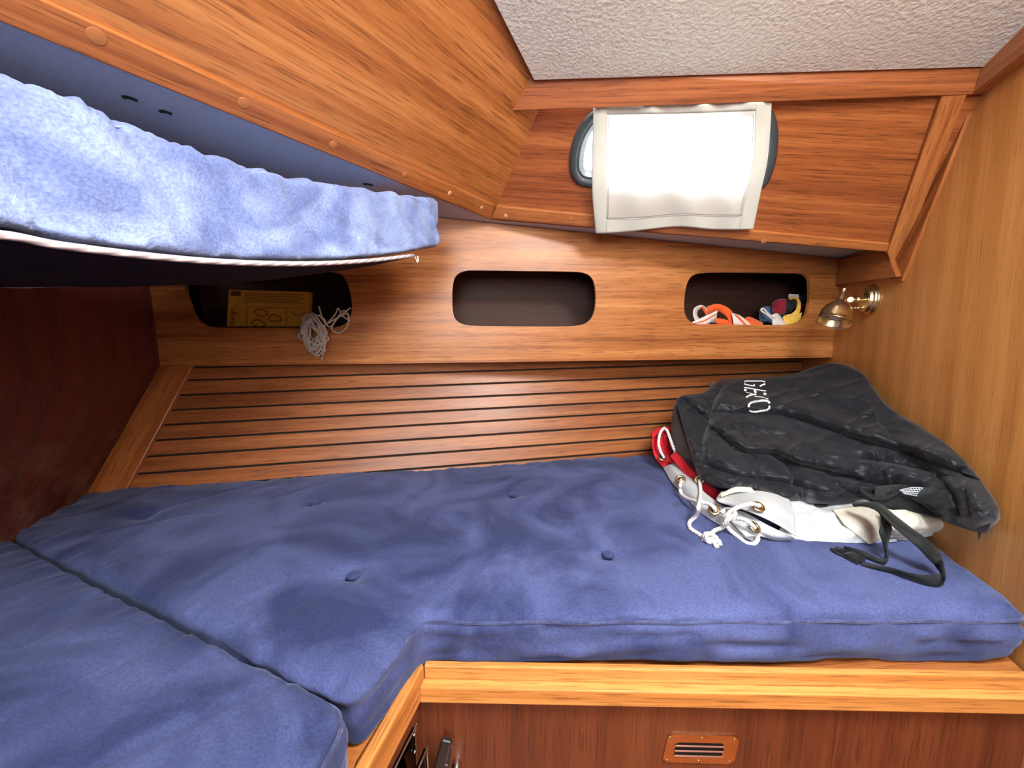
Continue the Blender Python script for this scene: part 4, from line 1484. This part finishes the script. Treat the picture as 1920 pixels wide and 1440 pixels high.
for v_ in vs:
    row = []
    for (b, t_, db, dt_) in cols:
        x = b[0] + (t_[0] - b[0]) * v_; y = b[1] + (t_[1] - b[1]) * v_
        d = db + (dt_ - db) * v_ ** 1.5 - .03 * sin(v_ * pi)
        row.append(V(x, y, d))
    R_.append(row)
NU, NV = 300, 170
GB = loft(R_, NU, NV)
px, py, dpth = GB[..., 0], GB[..., 1], GB[..., 2]


def seg_d(px, py, pl_):
    best = np.full(px.shape, 1e9); side = np.zeros(px.shape); tt = np.zeros(px.shape)
    n_ = len(pl_) - 1
    for i, (a, b) in enumerate(zip(pl_[:-1], pl_[1:])):
        ex, ey = b[0] - a[0], b[1] - a[1]
        L2 = ex * ex + ey * ey
        t_ = np.clip(((px - a[0]) * ex + (py - a[1]) * ey) / L2, 0, 1)
        qx, qy = a[0] + ex * t_, a[1] + ey * t_
        d = np.hypot(px - qx, py - qy)
        m_ = d < best
        sg = np.sign((px - a[0]) * ey - (py - a[1]) * ex)   # + = above the line (screen up) for rightward lines
        best = np.where(m_, d, best); side = np.where(m_, sg, side); tt = np.where(m_, (i + t_) / n_, tt)
    return best, side, tt


# creases: (polyline, width up, width down, depth, end taper)
folds = [
    ([(1325, 772), (1398, 776), (1472, 779), (1530, 797), (1608, 824), (1705, 851), (1802, 886)], 8, 26, .030),
    ([(1342, 806), (1370, 830), (1398, 849), (1452, 850), (1499, 872), (1569, 886), (1600, 893)], 5, 20, .024),
    ([(1440, 850), (1470, 868), (1489, 895), (1487, 917)], 10, 4, .014),
    ([(1600, 860), (1660, 866), (1748, 884)], 12, 5, .018),
    ([(1500, 868), (1560, 890), (1639, 908), (1738, 914)], 14, 8, .018),
    ([(1273, 742), (1328, 787), (1318, 820), (1312, 862)], 5, 14, .022),
    ([(1356, 724), (1338, 752), (1332, 772)], 4, 9, .016),
    ([(1332, 802), (1345, 814), (1392, 800)], 5, 8, .012),
    ([(1345, 812), (1372, 840), (1396, 848)], 5, 8, .012),
    ([(1402, 800), (1428, 812), (1470, 815), (1490, 835)], 6, 10, .010),
    ([(1400, 838), (1425, 880), (1440, 910)], 10, 6, .008),
    ([(1310, 866), (1380, 892), (1470, 905), (1560, 925)], 6, 14, .014),
    ([(1560, 690), (1600, 760), (1620, 820)], 30, 30, .010),
    ([(1455, 716), (1520, 745), (1600, 770)], 10, 24, .008),
    ([(1640, 780), (1700, 850), (1760, 900)], 14, 14, .010),
    ([(1750, 880), (1790, 930), (1800, 970)], 10, 16, .014),
    ([(1790, 880), (1810, 920), (1822, 970)], 8, 14, .008),
    ([(1560, 905), (1600, 925), (1650, 930)], 6, 12, .012),
]
disp = .0065 * fbm(np.stack([px / 60, py / 40, px * 0], -1), 3)
rg = lambda a, b, c: 1 - np.abs(vn(np.stack([a, b, px * 0 + c], -1)))
disp = disp + .006 * rg((px * .45 + py * .9) / 38, (px * .9 - py * .45) / 150, 9.3) ** 9 - .003 * rg((px * .35 - py) / 34, px / 190, 3.3) ** 7
disp = disp + .0045 * rg((px * .9 - py * .2) / 75, py / 60, 12.1) ** 10
disp = disp + .004 * (1 - np.abs(vn(np.stack([(px * .3 + py) / 22, (px - py * .3) / 110, px * 0 + 5], -1)))) ** 4
for pl_, wu, wdn, dep in folds:
    d, sg, tt = seg_d(px, py, pl_)
    w_ = np.where(sg > 0, wu, wdn)
    tap = np.clip(np.minimum(tt, 1 - tt) * 6 + .35, 0, 1)
    disp = disp - dep * np.exp(-(d / w_)) * tap
    # cloth lip rolling over above the crease
    disp = disp + dep * .45 * np.exp(-((d - wu * 2.2) / (wu * 1.3 + 3)) ** 2) * (sg > 0) * tap
vv_ = np.linspace(0, 1, NV)[:, None]
edge = np.clip(vv_ / .06, 0, 1) * np.clip((1 - vv_) / .04, .0, 1)
uu_ = np.linspace(0, 1, NU)[None, :]
edge = edge * np.clip((1 - uu_) / .05, 0, 1) * np.clip(uu_ / .03, 0, 1)
dpth = dpth - disp * edge * 1.5
ax_ = (px - 960) / F; bx_ = (720 - py) / F
rayg = np.stack([ax_, cP + bx_ * sP, -sP + bx_ * cP], -1)
GW = rayg * dpth[..., None]
# roll the crest over and close behind / beneath
crest = GW[-1]; bot = GW[0]
back = []
for k, (dy, dz) in enumerate(((.012, -.004), (.022, -.02), (.026, -.07))):
    back.append(crest + V(-.25 * dy, dy, dz))
low = crest + V(-.01, .02, 0); low[:, 2] = np.minimum(crest[:, 2] - .015, np.maximum(bot[:, 2], H + .09))
back.append(low)
under = (low + bot) / 2; under[:, 2] = np.minimum(under[:, 2], bot[:, 2])
fr0 = bot + V(0, .006, .003)
ALL = np.concatenate([GW, np.array(back), under[None], fr0[None]], 0)
NVA = ALL.shape[0]
f = gridfaces(NVA, NU, closev=True)
f += [tuple(j * NU for j in range(NVA)), tuple(j * NU + NU - 1 for j in range(NVA))[::-1]]
# keep clear of the bulkhead
lim = np.dot(ALL - RB[0], RB[1])
ALL = ALL - np.clip(lim + .006, 0, None)[..., None] * RB[1]
bb = mk('bag_body', ALL.reshape(-1, 3), f, 'black_cloth', bag, smooth=True)

from mathutils.bvhtree import BVHTree
tree = BVHTree.FromPolygons([Vector(p) for p in GW.reshape(-1, 3)], gridfaces(NV, NU))


def on_bag(x, y, lift=.0012):
    r_ = ray(x, y); r_ = nrm(r_)
    h_ = tree.ray_cast(Vector((0, 0, 0)), Vector(r_))
    if h_[0] is None: return None
    return np.array(h_[0]) - r_ * lift


def stroke(pl_, w0, name='stencil_letter'):
    pl_ = [np.array(p, float) for p in pl_]
    C_ = []
    for a, b in zip(pl_[:-1], pl_[1:]):
        k = max(2, int(np.linalg.norm(b - a) / .8))
        C_ += [a + (b - a) * i / k for i in range(k)]
    C_.append(pl_[-1]); C_ = np.array(C_)
    T_ = np.gradient(C_, axis=0); T_ /= np.linalg.norm(T_, axis=1)[:, None] + 1e-9
    Nn = np.stack([-T_[:, 1], T_[:, 0]], 1)
    rows_ = []
    for s_ in (-1, -.5, 0, .5, 1):
        row = []
        for c, n_ in zip(C_, Nn):
            q = on_bag(*(c + n_ * s_ * w0 / 2))
            if q is None: return []
            row.append(q)
        rows_.append(row)
    return rows_


lsc = 1728 / 120.0
lp_ = lambda x, y: (1360 + x / lsc, 690 + y / lsc)
letters = {
    'G': [([(510, 372), (560, 350), (700, 352), (850, 352), (1000, 350), (1075, 378)], 2.2), ([(508, 425), (600, 455), (700, 475), (790, 482), (775, 430)], 2.0), ([(930, 492), (1000, 455), (1080, 432)], 2.8)],
    'H': [([(505, 525), (650, 545), (780, 570), (950, 600), (1100, 620)], 2.0), ([(790, 580), (800, 625), (830, 672)], 4.2), ([(505, 590), (575, 605)], 3.6), ([(1030, 690), (1105, 710)], 4.2)],
    'K': [([(555, 655), (640, 672), (730, 690)], .9), ([(560, 790), (640, 745), (730, 715), (840, 715)], 3.0), ([(790, 770), (900, 770), (1030, 795), (1160, 838)], 1.5)],
    'O': [([(625, 1055), (640, 985), (700, 930), (850, 895), (1000, 875), (1100, 880), (1160, 905), (1205, 950)], 3.8), ([(1195, 1015), (1185, 1085), (1130, 1135), (1000, 1160), (850, 1180), (720, 1180), (650, 1150)], 3.2)],
}
for ch, sts in letters.items():
    vs_, fs_ = [], []
    for pts_, w_ in sts:
        rows_ = stroke([lp_(*p) for p in pts_], w_)
        if not rows_: continue
        n_ = len(rows_[0]); b0 = len(vs_)
        for r_ in rows_: vs_ += r_
        fs_ += [tuple(b0 + i for i in q) for q in gridfaces(5, n_)]
    if vs_:
        mk('stencil_letter', vs_, fs_, 'paint_white', bag, smooth=True)

# black rolled mouth, hem, loops and fittings
tube('rolled_mouth', [dp(1318, 888, 1.30), dp(1330, 896, 1.25), dp(1350, 906, 1.21), dp(1385, 910, 1.18), dp(1430, 914, 1.16)], .022, 'black_fleece', bag, seg=14, taper=lambda t_: (.35 + .65 * math.sin(min(1, t_ * 2.2 + .25) * pi / 2)) * (1 - .5 * t_))
hemL = [dp(1312, 872, 1.33), dp(1350, 898, 1.22), dp(1400, 916, 1.175), dp(1460, 930, 1.15), dp(1530, 944, 1.12), dp(1600, 942, 1.10), dp(1650, 935, 1.08)]
tube('hem_cord', hemL, .006, 'black_fleece', bag, seg=8)
tube('loop', [dp(1612, 918, 1.07), dp(1635, 934, 1.04), dp(1660, 934, 1.03), dp(1685, 922, 1.02), dp(1700, 910, 1.02)], .006, 'webbing', bag, seg=8)
cloth('inner_lining', [[dp(1640, 912, 1.06), dp(1690, 908, 1.03), dp(1745, 915, .99), dp(1790, 935, .95)],
                       [dp(1640, 945, 1.05), dp(1690, 942, 1.02), dp(1745, 950, .985), dp(1795, 965, .94)],
                       [dp(1645, 958, 1.05), dp(1690, 956, 1.02), dp(1745, 966, .985), dp(1795, 980, .935)]], 'black_fleece', parent=bag)
net = []
NG = loft([[dp(1687, 919, .992), dp(1712, 914, .985), dp(1738, 916, .978)], [dp(1695, 926, .99), dp(1715, 929, .983), dp(1736, 932, .977)]], 11, 5)
for k in range(11):
    tube('net_strand', [NG[0, k], NG[-1, min(10, k + 1)]], .0010, 'white_cloth', bag, seg=4, n=3)
for j in range(5):
    tube('net_strand', NG[j], .0012, 'white_cloth', bag, seg=4, n=12)
box('cord_lock', dp(1540, 949, 1.09), V(.018, 0, -.001), V(0, -.008, 0), V(0, 0, .006), 'black_plastic', bag, bev=.004)
cloth('side_tab', [[dp(1858, 938, .858), dp(1877, 937, .848)], [dp(1868, 969, .852), dp(1883, 971, .842)]], 'white_cloth', nu=6, nv=8, noise=(0, 1), thick=.004, parent=bag)

# webbing strap with buckle
S2 = lambda x, y: (1500 + x / 4.8, 860 + y / 4.8)


def sp(x, y, h_):
    return cp(*S2(x, y), h_)


A1 = [sp(470, 405, .10), sp(590, 392, .12), sp(710, 402, .13), sp(850, 510, .115), sp(1000, 625, .10), sp(1160, 740, .085), sp(1250, 835, .06), sp(1288, 950, .045), sp(1303, 1060, .035), sp(1290, 1130, .004)]
B1 = [sp(480, 430, .10), sp(580, 428, .12), sp(700, 475, .13), sp(830, 600, .11), sp(950, 700, .09), sp(1060, 800, .07), sp(1160, 905, .045), sp(1235, 985, .02), sp(1265, 1040, .01), sp(1230, 1150, .002)]
ribbon('strap', A1, B1, 'webbing', bag, n=90)
A2 = [sp(1303, 1060, .035), sp(1240, 1040, .03), sp(1120, 1050, .028), sp(980, 1030, .025), sp(830, 985, .02), sp(690, 955, .015), sp(555, 925, .012)]
B2 = [sp(1290, 1130, .004), sp(1220, 1155, .002), sp(1100, 1130, .002), sp(960, 1080, .002), sp(820, 1035, .002), sp(680, 1000, .002), sp(545, 968, .002)]
ribbon('strap', A2, B2, 'webbing', bag, n=70)
A3 = [sp(700, 470, .12), sp(770, 540, .10), sp(822, 620, .085), sp(805, 700, .065), sp(785, 800, .04), sp(790, 900, .02), sp(770, 940, .012)]
B3 = [sp(740, 520, .12), sp(735, 590, .10), sp(716, 660, .085), sp(745, 750, .06), sp(765, 840, .03), sp(760, 905, .008), sp(740, 958, .003)]
ribbon('strap', A3, B3, 'webbing', bag, n=70)
A4 = [sp(790, 900, .02), sp(730, 905, .018), sp(640, 860, .02), sp(580, 835, .022), sp(500, 810, .02), sp(400, 785, .014)]
B4 = [sp(750, 960, .003), sp(690, 945, .003), sp(620, 915, .004), sp(560, 890, .006), sp(480, 850, .008), sp(395, 810, .006)]
ribbon('strap', A4, B4, 'webbing', bag, n=60)
bc = sp(490, 895, .010); dirb = nrm(sp(560, 935, .01) - sp(380, 850, .01)); pb3 = nrm(np.cross(UP, dirb))
box('buckle', bc, dirb * .016, pb3 * .017, UP * .008, 'black_plastic', bag, bev=.004)
for s_ in (-1, 1):
    tube('buckle_prong', [bc + pb3 * .012 * s_ - dirb * .01, bc + pb3 * .015 * s_ - dirb * .03, bc + pb3 * .009 * s_ - dirb * .046], .0042, 'black_plastic', bag, seg=8)
tube('buckle_prong', [bc - dirb * .01, bc - dirb * .045], .0030, 'black_plastic', bag, seg=8, n=8)
